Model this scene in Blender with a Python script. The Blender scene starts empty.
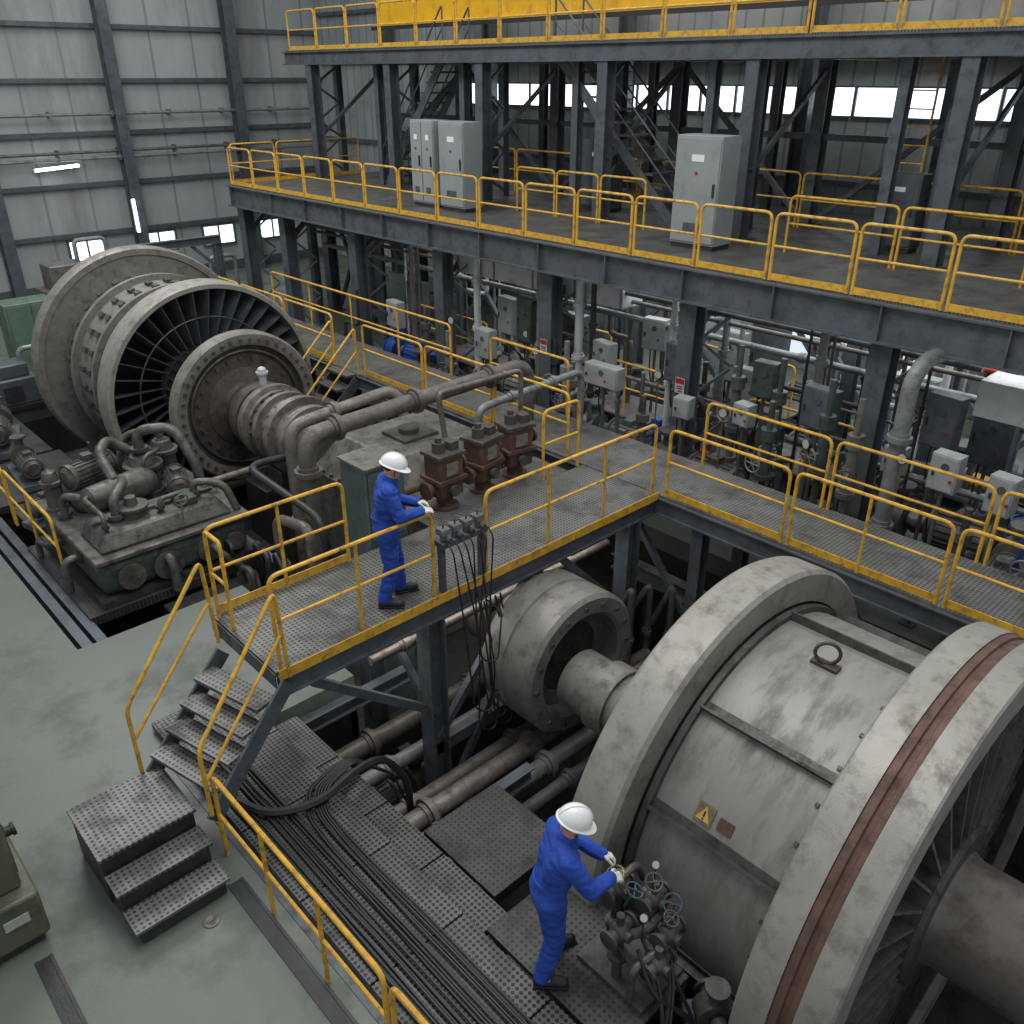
import bpy, math, random
from mathutils import Vector, Matrix, noise
random.seed(7)
SC=bpy.context.scene
COL=SC.collection
V=Vector
pi=math.pi

# ------------------------------------------------------------------ materials
def lin(c):
    def f(x):
        x/=255.0
        return x/12.92 if x<=0.04045 else ((x+0.055)/1.055)**2.4
    return (f(c[0]),f(c[1]),f(c[2]),1)
MATS={}
def mat(name,col,rough=.6,metal=0.0,var=.35,scale=2.0,dirt=None,damt=.5,dscale=1.2,bump=.15,bscale=40,emit=0,stretch=(1,1,1),spec=.5):
    m=bpy.data.materials.new(name); m.use_nodes=True
    n=m.node_tree.nodes; l=m.node_tree.links
    b=n['Principled BSDF']
    b.inputs['Roughness'].default_value=rough; b.inputs['Metallic'].default_value=metal
    b.inputs['Specular IOR Level'].default_value=spec
    tc=n.new('ShaderNodeTexCoord')
    mp=n.new('ShaderNodeMapping'); mp.inputs['Scale'].default_value=stretch
    l.new(tc.outputs['Object'],mp.inputs['Vector'])
    n1=n.new('ShaderNodeTexNoise'); n1.inputs['Scale'].default_value=scale; n1.inputs['Detail'].default_value=8; n1.inputs['Roughness'].default_value=.65
    l.new(mp.outputs[0],n1.inputs['Vector'])
    r1=n.new('ShaderNodeMapRange'); r1.inputs['From Min'].default_value=.3; r1.inputs['From Max'].default_value=.7
    r1.inputs['To Min'].default_value=1-var; r1.inputs['To Max'].default_value=1+var*.6
    l.new(n1.outputs['Fac'],r1.inputs['Value'])
    mul=n.new('ShaderNodeMix'); mul.data_type='RGBA'; mul.blend_type='MULTIPLY'; mul.inputs['Factor'].default_value=1
    mul.inputs['A'].default_value=lin(col); l.new(r1.outputs[0],mul.inputs['B'])
    out=mul.outputs['Result']
    if dirt:
        n2=n.new('ShaderNodeTexNoise'); n2.inputs['Scale'].default_value=dscale; n2.inputs['Detail'].default_value=10; n2.inputs['Roughness'].default_value=.7
        mp2=n.new('ShaderNodeMapping'); mp2.inputs['Location'].default_value=(3.1,7.7,1.3); mp2.inputs['Scale'].default_value=stretch
        l.new(tc.outputs['Object'],mp2.inputs['Vector']); l.new(mp2.outputs[0],n2.inputs['Vector'])
        r2=n.new('ShaderNodeMapRange'); r2.inputs['From Min'].default_value=.62-.3*damt; r2.inputs['From Max'].default_value=.80-.25*damt
        l.new(n2.outputs['Fac'],r2.inputs['Value'])
        mx=n.new('ShaderNodeMix'); mx.data_type='RGBA'; mx.inputs['B'].default_value=lin(dirt)
        l.new(r2.outputs[0],mx.inputs['Factor']); l.new(out,mx.inputs['A']); out=mx.outputs['Result']
        rr=n.new('ShaderNodeMapRange'); rr.inputs['To Min'].default_value=rough-.06; rr.inputs['To Max'].default_value=min(1,rough+.2)
        l.new(r2.outputs[0],rr.inputs['Value']); l.new(rr.outputs[0],b.inputs['Roughness'])
    l.new(out,b.inputs['Base Color'])
    if bump:
        n3=n.new('ShaderNodeTexNoise'); n3.inputs['Scale'].default_value=bscale; n3.inputs['Detail'].default_value=4
        l.new(tc.outputs['Object'],n3.inputs['Vector'])
        bp=n.new('ShaderNodeBump'); bp.inputs['Strength'].default_value=bump; bp.inputs['Distance'].default_value=.02
        l.new(n3.outputs['Fac'],bp.inputs['Height']); l.new(bp.outputs[0],b.inputs['Normal'])
    if emit:
        b.inputs['Emission Color'].default_value=lin(col); b.inputs['Emission Strength'].default_value=emit
    MATS[name]=m
    return m

def pattern(m,kind,period,dark,thr=.25):
    n=m.node_tree.nodes; l=m.node_tree.links; b=n['Principled BSDF']
    src=b.inputs['Base Color'].links[0].from_socket
    tc=n.new('ShaderNodeTexCoord'); sep=n.new('ShaderNodeSeparateXYZ'); l.new(tc.outputs['Object'],sep.inputs[0])
    def M(op,a,bv=None):
        x=n.new('ShaderNodeMath'); x.operation=op
        for i,q in enumerate((a,bv)):
            if q is None: continue
            if isinstance(q,(int,float)): x.inputs[i].default_value=q
            else: l.new(q,x.inputs[i])
        return x.outputs[0]
    k=2*pi/period
    if kind=='holes':
        p=M('ADD',sep.outputs[0],sep.outputs[1]); q=M('SUBTRACT',sep.outputs[0],sep.outputs[1])
        h=M('MULTIPLY',M('SINE',M('MULTIPLY',p,k*.7)),M('SINE',M('MULTIPLY',q,k*.7)))
        f=M('GREATER_THAN',h,thr)
    else:
        s=M('SINE',M('MULTIPLY',M('ADD',sep.outputs[0],sep.outputs[1]),k)); f=M('GREATER_THAN',s,thr)
    mx=n.new('ShaderNodeMix'); mx.data_type='RGBA'; mx.inputs['B'].default_value=lin(dark)
    l.new(f,mx.inputs['Factor']); l.new(src,mx.inputs['A']); l.new(mx.outputs['Result'],b.inputs['Base Color'])

mat('concrete',(98,105,96),.5,0,.12,.6,(80,85,77),.4,.9,.08,25)
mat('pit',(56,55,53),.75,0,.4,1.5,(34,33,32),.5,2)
mat('siding',(158,163,163),.6,0,.18,.6,(126,127,122),.4,.5,.05,20,stretch=(1,1,.25)); pattern(MATS['siding'],'siding',1.5,(126,131,132),.985)
mat('siding_dark',(146,152,153),.6,0,.22,.6,(116,116,112),.4,.5,.05,20)
pattern(MATS['siding_dark'],'siding',.5,(112,117,120),.93)
mat('steel_dark',(86,93,99),.5,.15,.3,2,(66,64,62),.45,4)
mat('steel_black',(54,55,56),.5,.2,.4,3,(78,68,58),.35,6)
mat('deck',(112,112,108),.5,.25,.3,1.5,(68,65,61),.5,2,.1,60); pattern(MATS['deck'],'holes',.075,(52,52,51),.3)
mat('grating',(92,93,91),.5,.3,.35,1.5,(52,50,47),.5,2,.1,60); pattern(MATS['grating'],'holes',.07,(22,22,22),.12)
mat('plate',(74,73,70),.55,.3,.4,1.5,(44,42,40),.6,2,.1,60); pattern(MATS['plate'],'holes',.08,(42,42,41),.4)
mat('yellow',(214,166,56),.42,0,.25,5,(128,98,50),.4,9)
mat('yellow_crane',(232,178,10),.5,0,.15,2,(180,130,10),.3,2)
mat('drum',(140,138,132),.58,.3,.14,2.2,(110,105,98),.5,2.0,.08,60,stretch=(.8,2.2,.8))
mat('cast',(134,131,125),.55,.35,.18,3,(94,88,81),.45,5,.12,50)
mat('cast_light',(150,147,139),.56,.3,.14,3,(112,107,99),.45,4,.1,50)
mat('cast_dark',(88,86,82),.55,.35,.35,4,(60,53,47),.5,5,.2,30)
mat('web',(108,105,99),.55,.35,.3,3,(70,65,59),.5,5,.12,40)
mat('rustband',(102,74,63),.7,.1,.3,3,(74,58,51),.5,6)
mat('shaft_brown',(122,114,107),.5,.35,.2,2,(92,82,74),.5,3,.1,50)
mat('rust',(88,78,72),.65,.25,.4,4,(60,54,49),.5,6,.3,40)
mat('rust_red',(98,70,58),.7,.15,.45,4,(62,52,46),.5,6,.3,40)
mat('rust_pale',(134,127,120),.5,.4,.35,4,(88,78,71),.55,6,.25,40)
mat('brownpipe',(112,106,100),.52,.35,.35,3,(78,70,63),.5,6)
mat('machine_grey',(112,111,106),.5,.25,.4,3,(66,60,54),.5,5,.2,40)
mat('oily',(98,96,91),.48,.3,.45,3.5,(54,48,43),.55,5,.3,35)
mat('machine_green',(68,80,74),.45,.1,.35,2,(46,45,42),.55,5)
mat('teal',(80,95,93),.5,.1,.25,2,(56,62,60),.4,3)
mat('box_grey',(146,152,152),.45,.1,.15,2,(112,112,108),.35,3,.03)
mat('cabinet',(140,147,148),.45,0,.1,1.5,(116,119,118),.3,2,.03)
mat('cab_green',(88,112,94),.5,0,.2,2,(62,74,64),.4,3)
mat('olive',(92,96,78),.5,.1,.2,2,(62,62,52),.4,3)
mat('pipe_grey',(126,131,131),.5,.25,.25,2,(88,85,80),.45,5)
mat('pipe_dark',(92,95,96),.5,.25,.35,2,(62,60,56),.5,5)
mat('duct_white',(186,190,190),.5,.1,.12,1.5,(148,148,144),.4,3)
mat('rubber',(36,37,39),.5,0,.3,5,None,0,1,.1)
mat('blue',(36,74,142),.45,.1,.2,3,(32,48,82),.4,3)
mat('wheel_blue',(70,88,104),.45,.35,.35,8,(54,52,50),.5,9)
mat('red',(154,44,38),.5,0,.25,3,(96,36,32),.4,3)
mat('brass',(140,124,90),.4,.6,.25,4,(96,84,66),.4,8)
mat('white',(222,224,224),.4,0,.05,3,None,0,1,0)
mat('dial',(168,172,170),.3,0,.1,3,(128,128,124),.3,12,0)
mat('helmet',(228,229,228),.3,0,.04,3,(204,203,198),.3,6,0)
mat('coverall',(34,72,166),.9,0,.22,7,(24,52,126),.4,5,.3,60)
mat('skin',(196,146,118),.55,0,.08,8,None,0,1,.05)
mat('hair',(26,22,20),.6,0,.2,20,None,0,1,.1)
mat('glove',(206,202,194),.85,0,.15,12,(160,156,148),.3,9,.3,90)
mat('boot',(36,36,38),.5,0,.2,6,None,0,1,.1)
mat('eye',(20,16,14),.2,0,0,1,None,0,1,0)
mat('lip',(158,96,84),.5,0,0,1,None,0,1,0)
mat('tube',(240,248,255),.4,0,0,1,None,0,1,0,emit=9)
mat('pane',(236,242,248),.4,0,.05,1,None,0,1,0,emit=2.2)
mat('pane_dim',(206,216,226),.4,0,.2,1,None,0,1,0,emit=1.0)
mat('lamp_r',(210,50,40),.4,0,0,1,None,0,1,0,emit=.4)
mat('glass',(70,78,84),.12,0,.05,1,None,0,1,0)
mat('signyellow',(196,164,80),.5,0,.2,9)
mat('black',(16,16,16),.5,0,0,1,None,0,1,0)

# ------------------------------------------------------------------ mesh builder
def frame(d):
    d=V(d).normalized()
    a=V((0,0,1)) if abs(d.z)<.95 else V((1,0,0))
    x=d.cross(a).normalized(); y=d.cross(x).normalized()
    return x,y,d
class MB:
    def __init__(s): s.v=[]; s.f=[]
    def add(s,vs,fs):
        o=len(s.v); s.v+= [tuple(v) for v in vs]; s.f+=[[i+o for i in f] for f in fs]; return s
    def box(s,c,d,rot=None):
        vs=[]
        for x in(-.5,.5):
            for y in(-.5,.5):
                for z in(-.5,.5):
                    p=V((x*d[0],y*d[1],z*d[2]))
                    if rot is not None: p=rot@p
                    vs.append(p+V(c))
        return s.add(vs,[(0,1,3,2),(4,6,7,5),(0,4,5,1),(2,3,7,6),(0,2,6,4),(1,5,7,3)])
    def bb(s,x0,x1,y0,y1,z0,z1):
        return s.box(((x0+x1)/2,(y0+y1)/2,(z0+z1)/2),(abs(x1-x0),abs(y1-y0),abs(z1-z0)))
    def cyl(s,p1,p2,r1,r2=None,seg=16,caps=True):
        if r2 is None: r2=r1
        p1=V(p1);p2=V(p2); x,y,d=frame(p2-p1)
        vs=[];fs=[]
        for k in range(seg):
            a=2*pi*k/seg; u=x*math.cos(a)+y*math.sin(a)
            vs+=[p1+u*r1,p2+u*r2]
        for k in range(seg):
            j=(k+1)%seg; fs.append((2*k,2*j,2*j+1,2*k+1))
        if caps: fs.append([2*k for k in range(seg)][::-1]); fs.append([2*k+1 for k in range(seg)])
        return s.add(vs,fs)
    def tube(s,pts,r,seg=8,bend=0,n=4,closed=False):
        P=[V(p) for p in pts]
        if bend>0:
            Q=[P[0]]
            for i in range(1,len(P)-1):
                a=(P[i-1]-P[i]); b=(P[i+1]-P[i]); t=min(bend,a.length*.49,b.length*.49)
                a=P[i]+a.normalized()*t; b=P[i]+b.normalized()*t
                for k in range(n+1):
                    u=k/n; Q.append(a*(1-u)**2+P[i]*2*u*(1-u)+b*u*u)
            Q.append(P[-1]); P=Q
        N=len(P); vs=[];fs=[]
        t0=(P[1]-P[0]).normalized(); x,y,_=frame(t0)
        for i in range(N):
            if closed: t=(P[(i+1)%N]-P[i-1]).normalized()
            elif i==0: t=(P[1]-P[0]).normalized()
            elif i==N-1: t=(P[-1]-P[-2]).normalized()
            else:
                t=((P[i+1]-P[i]).normalized()+(P[i]-P[i-1]).normalized())
                t=t.normalized() if t.length>1e-6 else (P[i]-P[i-1]).normalized()
            x=(x-t*x.dot(t))
            x=x.normalized() if x.length>1e-6 else frame(t)[0]
            y=t.cross(x)
            for k in range(seg):
                a=2*pi*k/seg; vs.append(P[i]+(x*math.cos(a)+y*math.sin(a))*r)
        M=N if closed else N-1
        for i in range(M):
            for k in range(seg):
                j=(k+1)%seg; i2=(i+1)%N
                fs.append((i*seg+k,i*seg+j,i2*seg+j,i2*seg+k))
        if not closed: fs.append(list(range(seg))[::-1]); fs.append([(N-1)*seg+k for k in range(seg)])
        return s.add(vs,fs)
    def torus(s,c,axis,R,r,seg=24,rs=8,a0=0,a1=2*pi):
        x,y,d=frame(axis); c=V(c)
        full=abs(a1-a0-2*pi)<1e-4
        n=seg if full else seg+1
        pts=[c+(x*math.cos(a0+(a1-a0)*k/seg)+y*math.sin(a0+(a1-a0)*k/seg))*R for k in range(n)]
        return s.tube(pts,r,rs,closed=full)
    def lathe(s,prof,c=(0,0,0),axis=(0,1,0),seg=72,closed=True):
        x,y,d=frame(axis); c=V(c); n=len(prof); vs=[];fs=[]
        for (h,r) in prof:
            for k in range(seg):
                a=2*pi*k/seg; vs.append(c+d*h+(x*math.cos(a)+y*math.sin(a))*max(r,1e-4))
        for i in range(n if closed else n-1):
            j=(i+1)%n
            if prof[i][1]<=1e-4 and prof[j][1]<=1e-4: continue
            for k in range(seg):
                q=(k+1)%seg; fs.append((i*seg+k,j*seg+k,j*seg+q,i*seg+q))
        return s.add(vs,fs)
    def ell(s,c,r,rot=None,seg=16,rings=10):
        vs=[];fs=[]; c=V(c)
        for i in range(rings+1):
            th=pi*i/rings
            for k in range(seg):
                a=2*pi*k/seg
                p=V((math.sin(th)*math.cos(a)*r[0],math.sin(th)*math.sin(a)*r[1],math.cos(th)*r[2]))
                if rot is not None: p=rot@p
                vs.append(c+p)
        for i in range(rings):
            for k in range(seg):
                q=(k+1)%seg; fs.append((i*seg+k,(i+1)*seg+k,(i+1)*seg+q,i*seg+q))
        return s.add(vs,fs)
    def cap(s,p1,r1,p2,r2,seg=14):
        s.cyl(p1,p2,r1,r2,seg); s.ell(p1,(r1,)*3,seg=seg,rings=8); s.ell(p2,(r2,)*3,seg=seg,rings=8); return s
    def ibeam(s,p1,p2,h,w,t=.02,up=(0,0,1)):
        p1=V(p1);p2=V(p2); d=(p2-p1); L=d.length; d.normalize()
        up=V(up); up=(up-d*up.dot(d)).normalized(); sd=d.cross(up)
        R=Matrix((sd,d,up)).transposed(); c=(p1+p2)/2
        a=w/2;b=t/2;k=h/2
        P=[(-a,-k),(a,-k),(a,-k+t),(b,-k+t),(b,k-t),(a,k-t),(a,k),(-a,k),(-a,k-t),(-b,k-t),(-b,-k+t),(-a,-k+t)]
        vs=[p1+R@V((q[0],0,q[1])) for q in P]+[p2+R@V((q[0],0,q[1])) for q in P]
        n=12; fs=[(i,(i+1)%n,(i+1)%n+n,i+n) for i in range(n)]+[list(range(n))[::-1],list(range(n,2*n))]
        return s.add(vs,fs)
    def bar(s,p1,p2,h,w,up=(0,0,1)):
        p1=V(p1);p2=V(p2); d=(p2-p1); L=d.length; d.normalize()
        up=V(up); up=(up-d*up.dot(d)).normalized(); sd=d.cross(up)
        R=Matrix((sd,d,up)).transposed()
        return s.box((p1+p2)/2,(w,L,h),R)

def setp(o,label=None,cat=None,group=None,kind=None):
    if label: o['label']=label
    if cat: o['category']=cat
    if group: o['group']=group
    if kind: o['kind']=kind
def thing(name,label,cat,loc=(0,0,0),rz=0,group=None):
    e=bpy.data.objects.new(name,None); e.empty_display_size=.2; COL.objects.link(e)
    e.location=loc; e.rotation_euler=(0,0,rz); setp(e,label,cat,group); return e
def mk(mb,name,m,parent=None,label=None,bevel=0,loc=None,cat=None,group=None,kind=None,rz=0,angle=.6):
    me=bpy.data.meshes.new(name); me.from_pydata(mb.v,[],mb.f); me.validate(); me.update()
    me.materials.append(MATS[m])
    for p in me.polygons: p.use_smooth=True
    me.set_sharp_from_angle(angle=angle)
    o=bpy.data.objects.new(name,me); COL.objects.link(o)
    if parent: o.parent=parent
    if loc is not None: o.location=loc
    if rz: o.rotation_euler=(0,0,rz)
    setp(o,label,cat,group,kind)
    if bevel:
        b=o.modifiers.new('bevel','BEVEL'); b.width=bevel; b.segments=2; b.limit_method='ANGLE'; b.angle_limit=.7
    return o
def clone(root,loc,rz=0,label=None,group=None,scale=None):
    def rec(o,par):
        c=o.copy(); COL.objects.link(c)
        if par: c.parent=par
        for ch in list(o.children): rec(ch,c)
        return c
    c=rec(root,None); c.location=loc; c.rotation_euler=(0,0,rz)
    if scale: c.scale=(scale,)*3
    if label: c['label']=label
    if group: c['group']=group; root['group']=group
    return c

# ------------------------------------------------------------------ setting
H=6.9
b=MB(); b.bb(-12,2.2,-6,33,-.35,0); b.bb(2.2,4.6,7.9,10.9,-.35,0); b.bb(10.6,20.5,-6,33,-.35,0); b.bb(2.2,10.6,21.5,33,-.35,0)
mk(b,'floor','concrete',kind='structure')
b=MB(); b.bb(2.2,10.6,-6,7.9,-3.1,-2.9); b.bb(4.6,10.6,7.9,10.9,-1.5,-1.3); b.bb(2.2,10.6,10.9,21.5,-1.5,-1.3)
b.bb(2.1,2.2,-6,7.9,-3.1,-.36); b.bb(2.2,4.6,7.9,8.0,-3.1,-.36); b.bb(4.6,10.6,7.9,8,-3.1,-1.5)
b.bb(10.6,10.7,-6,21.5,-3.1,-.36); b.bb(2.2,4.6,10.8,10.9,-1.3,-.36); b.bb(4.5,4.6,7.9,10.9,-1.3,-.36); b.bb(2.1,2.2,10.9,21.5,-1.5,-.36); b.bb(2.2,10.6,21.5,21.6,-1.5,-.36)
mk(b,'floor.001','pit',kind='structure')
b=MB(); b.bb(-12,20.7,33,33.2,-.3,13); mk(b,'wall_back','siding',kind='structure')
b=MB(); b.bb(20.5,20.7,-6,33,-.3,6); b.bb(20.5,20.7,-6,33,6.66,13); b.bb(20.5,20.7,24.4,33,6,6.66)
mk(b,'wall_right','siding_dark',kind='structure')
k=1
for z in (1.9,3.5,5.1,6.7,8.3,9.9,11.5):
    b=MB(); b.bb(-12,20.4,32.82,33,z-.07,z+.07); mk(b,'trim_%d'%k,'steel_dark',kind='structure'); k+=1
for z in (2.4,4.6,7.3,8.9,10.5):
    b=MB(); b.bb(20.32,20.5,-6,32.8,z-.06,z+.06); mk(b,'trim_%d'%k,'steel_dark',kind='structure'); k+=1
b=MB(); b.bb(-12,20.4,32.9,33,0,.35); mk(b,'baseboard_back','steel_dark',kind='structure')
def hcol(x,y,z0,z1,s,name='steel_column',label='dark grey steel wide-flange column against the corrugated wall',group=None):
    b=MB(); b.ibeam((x,y,z0),(x,y,z1),s,s*.9,.035,up=(0,1,0)); b.bb(x-s*.75,x+s*.75,y-s*.75,y+s*.75,z0,z0+.03)
    return mk(b,name,'steel_dark',label=label,cat='column',group=group)
for x in (3.4,7.8,12.2,16.6): hcol(x,32.55,0,13,.42,group='wall columns')
for y in (28,22.5,17,11.5,6,.5): hcol(20.1,y,0,13,.36,group='wall columns')
for z,m in ((4.35,'pipe_grey'),(4.55,'brownpipe'),(5.7,'pipe_grey')):
    b=MB(); b.cyl((5,32.6,z),(20,32.6,z),.05,seg=8)
    for x in range(6,20,2): b.bb(x-.03,x+.03,32.55,32.85,z-.1,z+.1)
    mk(b,'wall_pipe',m,label='long thin pipe clipped along the metal wall',cat='pipe',group='wall pipes')
y=24.3; k=1
while y>-2:
    b=MB(); b.bb(20.52,20.56,y-1.0,y-.06,6.04,6.62); o=mk(b,'window_%d'%k,'pane',kind='structure',group='window strip')
    b=MB(); b.bb(20.46,20.62,y-.06,y,6,6.66); b.bb(20.47,20.6,y-1.0,y-.06,6,6.04); b.bb(20.47,20.6,y-1.0,y-.06,6.62,6.66)
    mk(b,'window_frame','steel_dark',o); y-=1.06; k+=1
for x in (10.4,12.95,15.3,17.6):
    b=MB(); b.bb(x-.6,x+.6,32.93,32.97,1.05,1.7); o=mk(b,'window_%d'%k,'pane',kind='structure')
    b=MB(); b.bb(x-.66,x-.6,32.86,32.98,.99,1.76); b.bb(x+.6,x+.66,32.86,32.98,.99,1.76); b.bb(x-.6,x+.6,32.86,32.98,.99,1.05); b.bb(x-.6,x+.6,32.86,32.98,1.7,1.76); b.bb(x-.03,x+.03,32.88,32.97,1.05,1.7)
    mk(b,'window_frame','steel_dark',o); k+=1
for y0 in (11.2,8.4,5.0,2.6,-.2):
    b=MB(); b.bb(20.42,20.46,y0-.7,y0+.7,.35,1.6); o=mk(b,'window_%d'%k,'pane_dim',kind='structure')
    b=MB(); b.bb(20.36,20.48,y0-.78,y0-.7,.3,1.68); b.bb(20.36,20.48,y0+.7,y0+.78,.3,1.68); b.bb(20.36,20.48,y0-.7,y0+.7,1.6,1.68); b.bb(20.38,20.46,y0-.03,y0+.03,.35,1.6)
    mk(b,'window_frame','steel_dark',o); k+=1
def tubelight(p1,p2,label):
    o=thing('tube_light',label,'light',p1,group='tube lights'); d=V(p2)-V(p1)
    b=MB(); b.cyl((0,-.08,0),(d.x,-.08,d.z),.045,seg=10); mk(b,'lamp_tube','tube',o)
    b=MB(); b.bar((0,.02,0),(d.x,.02,d.z),.12,.1,up=(0,1,0)); mk(b,'lamp_housing','white',o)
tubelight((9.2,32.75,4.07),(10.6,32.75,4.15),'lit fluorescent tube mounted along the metal wall')
tubelight((12.0,32.25,1.9),(12.0,32.25,3.0),'lit fluorescent tube fixed upright on a wall column')

# ------------------------------------------------------------------ rails
def rail(p0,p1,z,name='guardrail',h=1.05,posts=0,toe=True,mid=True,r=.0235,group=None,label='yellow tubular steel guardrail panel on the walkway edge',bend=.12,z1=None):
    p0=V((p0[0],p0[1],z)); p1=V((p1[0],p1[1],z if z1 is None else z1)); d=p1-p0
    o=thing(name,label,'railing',p0,group=group)
    b=MB(); up=V((0,0,h)); b.tube([V((0,0,0)),up,d+up,d],r,8,bend); mk(b,'handrail','yellow',o)
    if mid:
        b=MB(); m=V((0,0,h*.52)); b.tube([m,m+d],r*.8,8); mk(b,'mid_rail','yellow',o)
    if toe:
        b=MB(); b.bar(V((0,0,.06)),d+V((0,0,.06)),.10,.012); mk(b,'toe_board','yellow',o)
    for i in range(posts):
        q=d*(i+1)/(posts+1); b=MB(); b.cyl(q,q+up,r*.9,seg=8); mk(b,'post','yellow',o)
    return o
def railrun(p0,p1,z,n,gap=.08,**kw):
    p0=V(p0);p1=V(p1); d=(p1-p0)/n; g=d.normalized()*gap/2
    for i in range(n): rail(p0+d*i+g,p0+d*(i+1)-g,z,**kw)

# ------------------------------------------------------------------ mezzanine
ZM=4.08
mz=thing('mezzanine_platform','dark grey steel mezzanine platform on wide-flange columns','platform',(12,0,0))
b=MB(); b.bb(.02,7.6,-3,24.7,ZM-.06,ZM); mk(b,'deck','deck',mz)
b=MB(); b.ibeam((0,-3,ZM-.3),(0,24.7,ZM-.3),.56,.24,.03); mk(b,'edge_beam','steel_dark',mz)
for x in (3,6.6,7.6):
    b=MB(); b.ibeam((x,-3,ZM-.24),(x,24.7,ZM-.24),.34,.2,.025); mk(b,'long_beam','steel_dark',mz)
ys=[1.8,5.2,8.6,12,15.4,18.8,22.2,24.5]
for y in ys+[-1.6]:
    b=MB(); b.ibeam((.13,y,ZM-.27),(7.5,y,ZM-.27),.36,.2,.025); mk(b,'cross_beam','steel_dark',mz)
for y in [y+1.7 for y in ys[:-1]]+[.1]:
    b=MB(); b.ibeam((.13,y,ZM-.2),(7.5,y,ZM-.2),.2,.12,.02); mk(b,'joist','steel_dark',mz)
for y in [.1,3.5,6.9,10.3,13.7,17.1,20.5]+ys:
    b=MB(); b.bb(-.11,-.015,y-.012,y+.012,ZM-.55,ZM-.05); mk(b,'stiffener','steel_dark',mz)
for x in (.3,3,6.6):
    for y in ys:
        b=MB(); b.ibeam((x,y,0),(x,y,ZM-.45),.34,.32,.03,up=(1,0,0)); b.bb(x-.28,x+.28,y-.28,y+.28,0,.03); mk(b,'column','steel_dark',mz)
for y in ys[:-1]:
    for (x,dy) in ((1.7,1.1),(4.6,1.9)):
        b=MB(); b.ibeam((x,y+dy,0),(x,y+dy,ZM-.3),.22,.2,.02,up=(1,0,0)); mk(b,'secondary_column','steel_dark',mz)
for i,y in enumerate(ys[:-1]):
    for x in (3,6.6):
        b=MB(); b.bar((x,y+.2,.2),(x,ys[i+1]-.2,ZM-.6),.1,.1); mk(b,'cross_brace','steel_dark',mz)
        if (i+int(x))%2==0: continue
        b=MB(); b.bar((x+.12,ys[i+1]-.2,.2),(x+.12,y+.2,ZM-.6),.1,.1); mk(b,'cross_brace','steel_dark',mz)
for y in ys:
    for (p,q) in (((.4,y+.05,ZM-1.3),(1.3,y+.05,ZM-.5)),((2.9,y+.05,ZM-1.3),(2.0,y+.05,ZM-.5))):
        b=MB(); b.bar(p,q,.12,.1); mk(b,'knee_brace','steel_dark',mz)
    for j in range(6):
        z0=.3+j*.5; b=MB(); b.bar((.45,y-.1,z0 if j%2 else z0+.45),(.85,y-.5,z0+.45 if j%2 else z0),.05,.04); mk(b,'lattice_bar','steel_dark',mz)
railrun((12.02,-2.3),(12.02,24.6),ZM,20,group='mezzanine guardrails',label='yellow looped tubular guardrail panel on the mezzanine edge',h=.98,posts=0)
railrun((12.1,24.65),(16.5,24.65),ZM,3,group='mezzanine guardrails',label='yellow looped tubular guardrail panel on the mezzanine edge')
railrun((14.25,.2),(14.25,8.2),ZM,4,group='inner mezzanine guardrails',toe=False,label='yellow guardrail panel standing back on the mezzanine deck',h=.95)
railrun((14.35,11.4),(14.35,15.2),ZM,3,group='inner mezzanine guardrails',toe=False,label='yellow guardrail panel standing back on the mezzanine deck',h=.95)
railrun((16.9,-1),(16.9,20),ZM,10,group='inner mezzanine guardrails',toe=False,label='yellow guardrail panel standing back on the mezzanine deck')
ZT=7.5
tp=thing('upper_platform','high steel crane platform carried on braced columns','platform',(14.7,0,ZM))
b=MB(); b.bb(.02,5,-3,25.5,ZT-ZM-.05,ZT-ZM); mk(b,'deck','deck',tp)
b=MB(); b.ibeam((0,-3,ZT-ZM-.2),(0,25.5,ZT-ZM-.2),.34,.2,.03); mk(b,'edge_beam','steel_dark',tp)
yt=[-1.6,2.2,5.8,9.5,13,16.8,20.4,24.2]
for y in yt:
    b=MB(); b.ibeam((.1,y,ZT-ZM-.2),(5,y,ZT-ZM-.2),.3,.18,.025); mk(b,'cross_beam','steel_dark',tp)
    for x in (.1,2.6):
        b=MB(); b.ibeam((x,y,0.001),(x,y,ZT-ZM-.36),.30,.26,.03,up=(1,0,0)); b.bb(x-.24,x+.24,y-.24,y+.24,0.001,.03); mk(b,'column','steel_dark',tp)
    for (x,dy) in ((1.3,.6),(3.9,1.8),(.5,1.15)):
        if x==.5 and y>22: continue
        b=MB(); b.ibeam((x,y+dy,0.001),(x,y+dy,ZT-ZM-.36),.2,.18,.02,up=(1,0,0)); mk(b,'column','steel_dark',tp)
    for j in range(6):
        z0=.15+j*.48; b=MB(); b.bar((.2,y+.08,z0 if j%2 else z0+.45),(1.2,y+.5,z0+.45 if j%2 else z0),.05,.05); mk(b,'lattice_bar','steel_dark',tp)
for i,y in enumerate(yt[:-1]):
    b=MB(); b.bar((2.6,y+.15,.1 if i%2 else ZT-ZM-.5),(2.6,yt[i+1]-.15,ZT-ZM-.5 if i%2 else .1),.1,.08); mk(b,'diagonal_brace','steel_dark',tp)
for y in yt:
    b=MB(); b.bar((.2,y-.05,1.2),(2.5,y-.05,ZT-ZM-.5),.09,.07); mk(b,'diagonal_brace','steel_dark',tp)
for i in range(len(yt)-1):
    b=MB(); b.bar((2.6,yt[i]+.1,1.7),(2.6,yt[i+1]-.1,1.7),.12,.1); mk(b,'horizontal_strut','steel_dark',tp)
railrun((14.75,-2.1),(14.75,25.3),ZT,18,group='crane platform guardrails',label='yellow guardrail panel on the high crane platform',h=1.0,posts=0)
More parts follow.
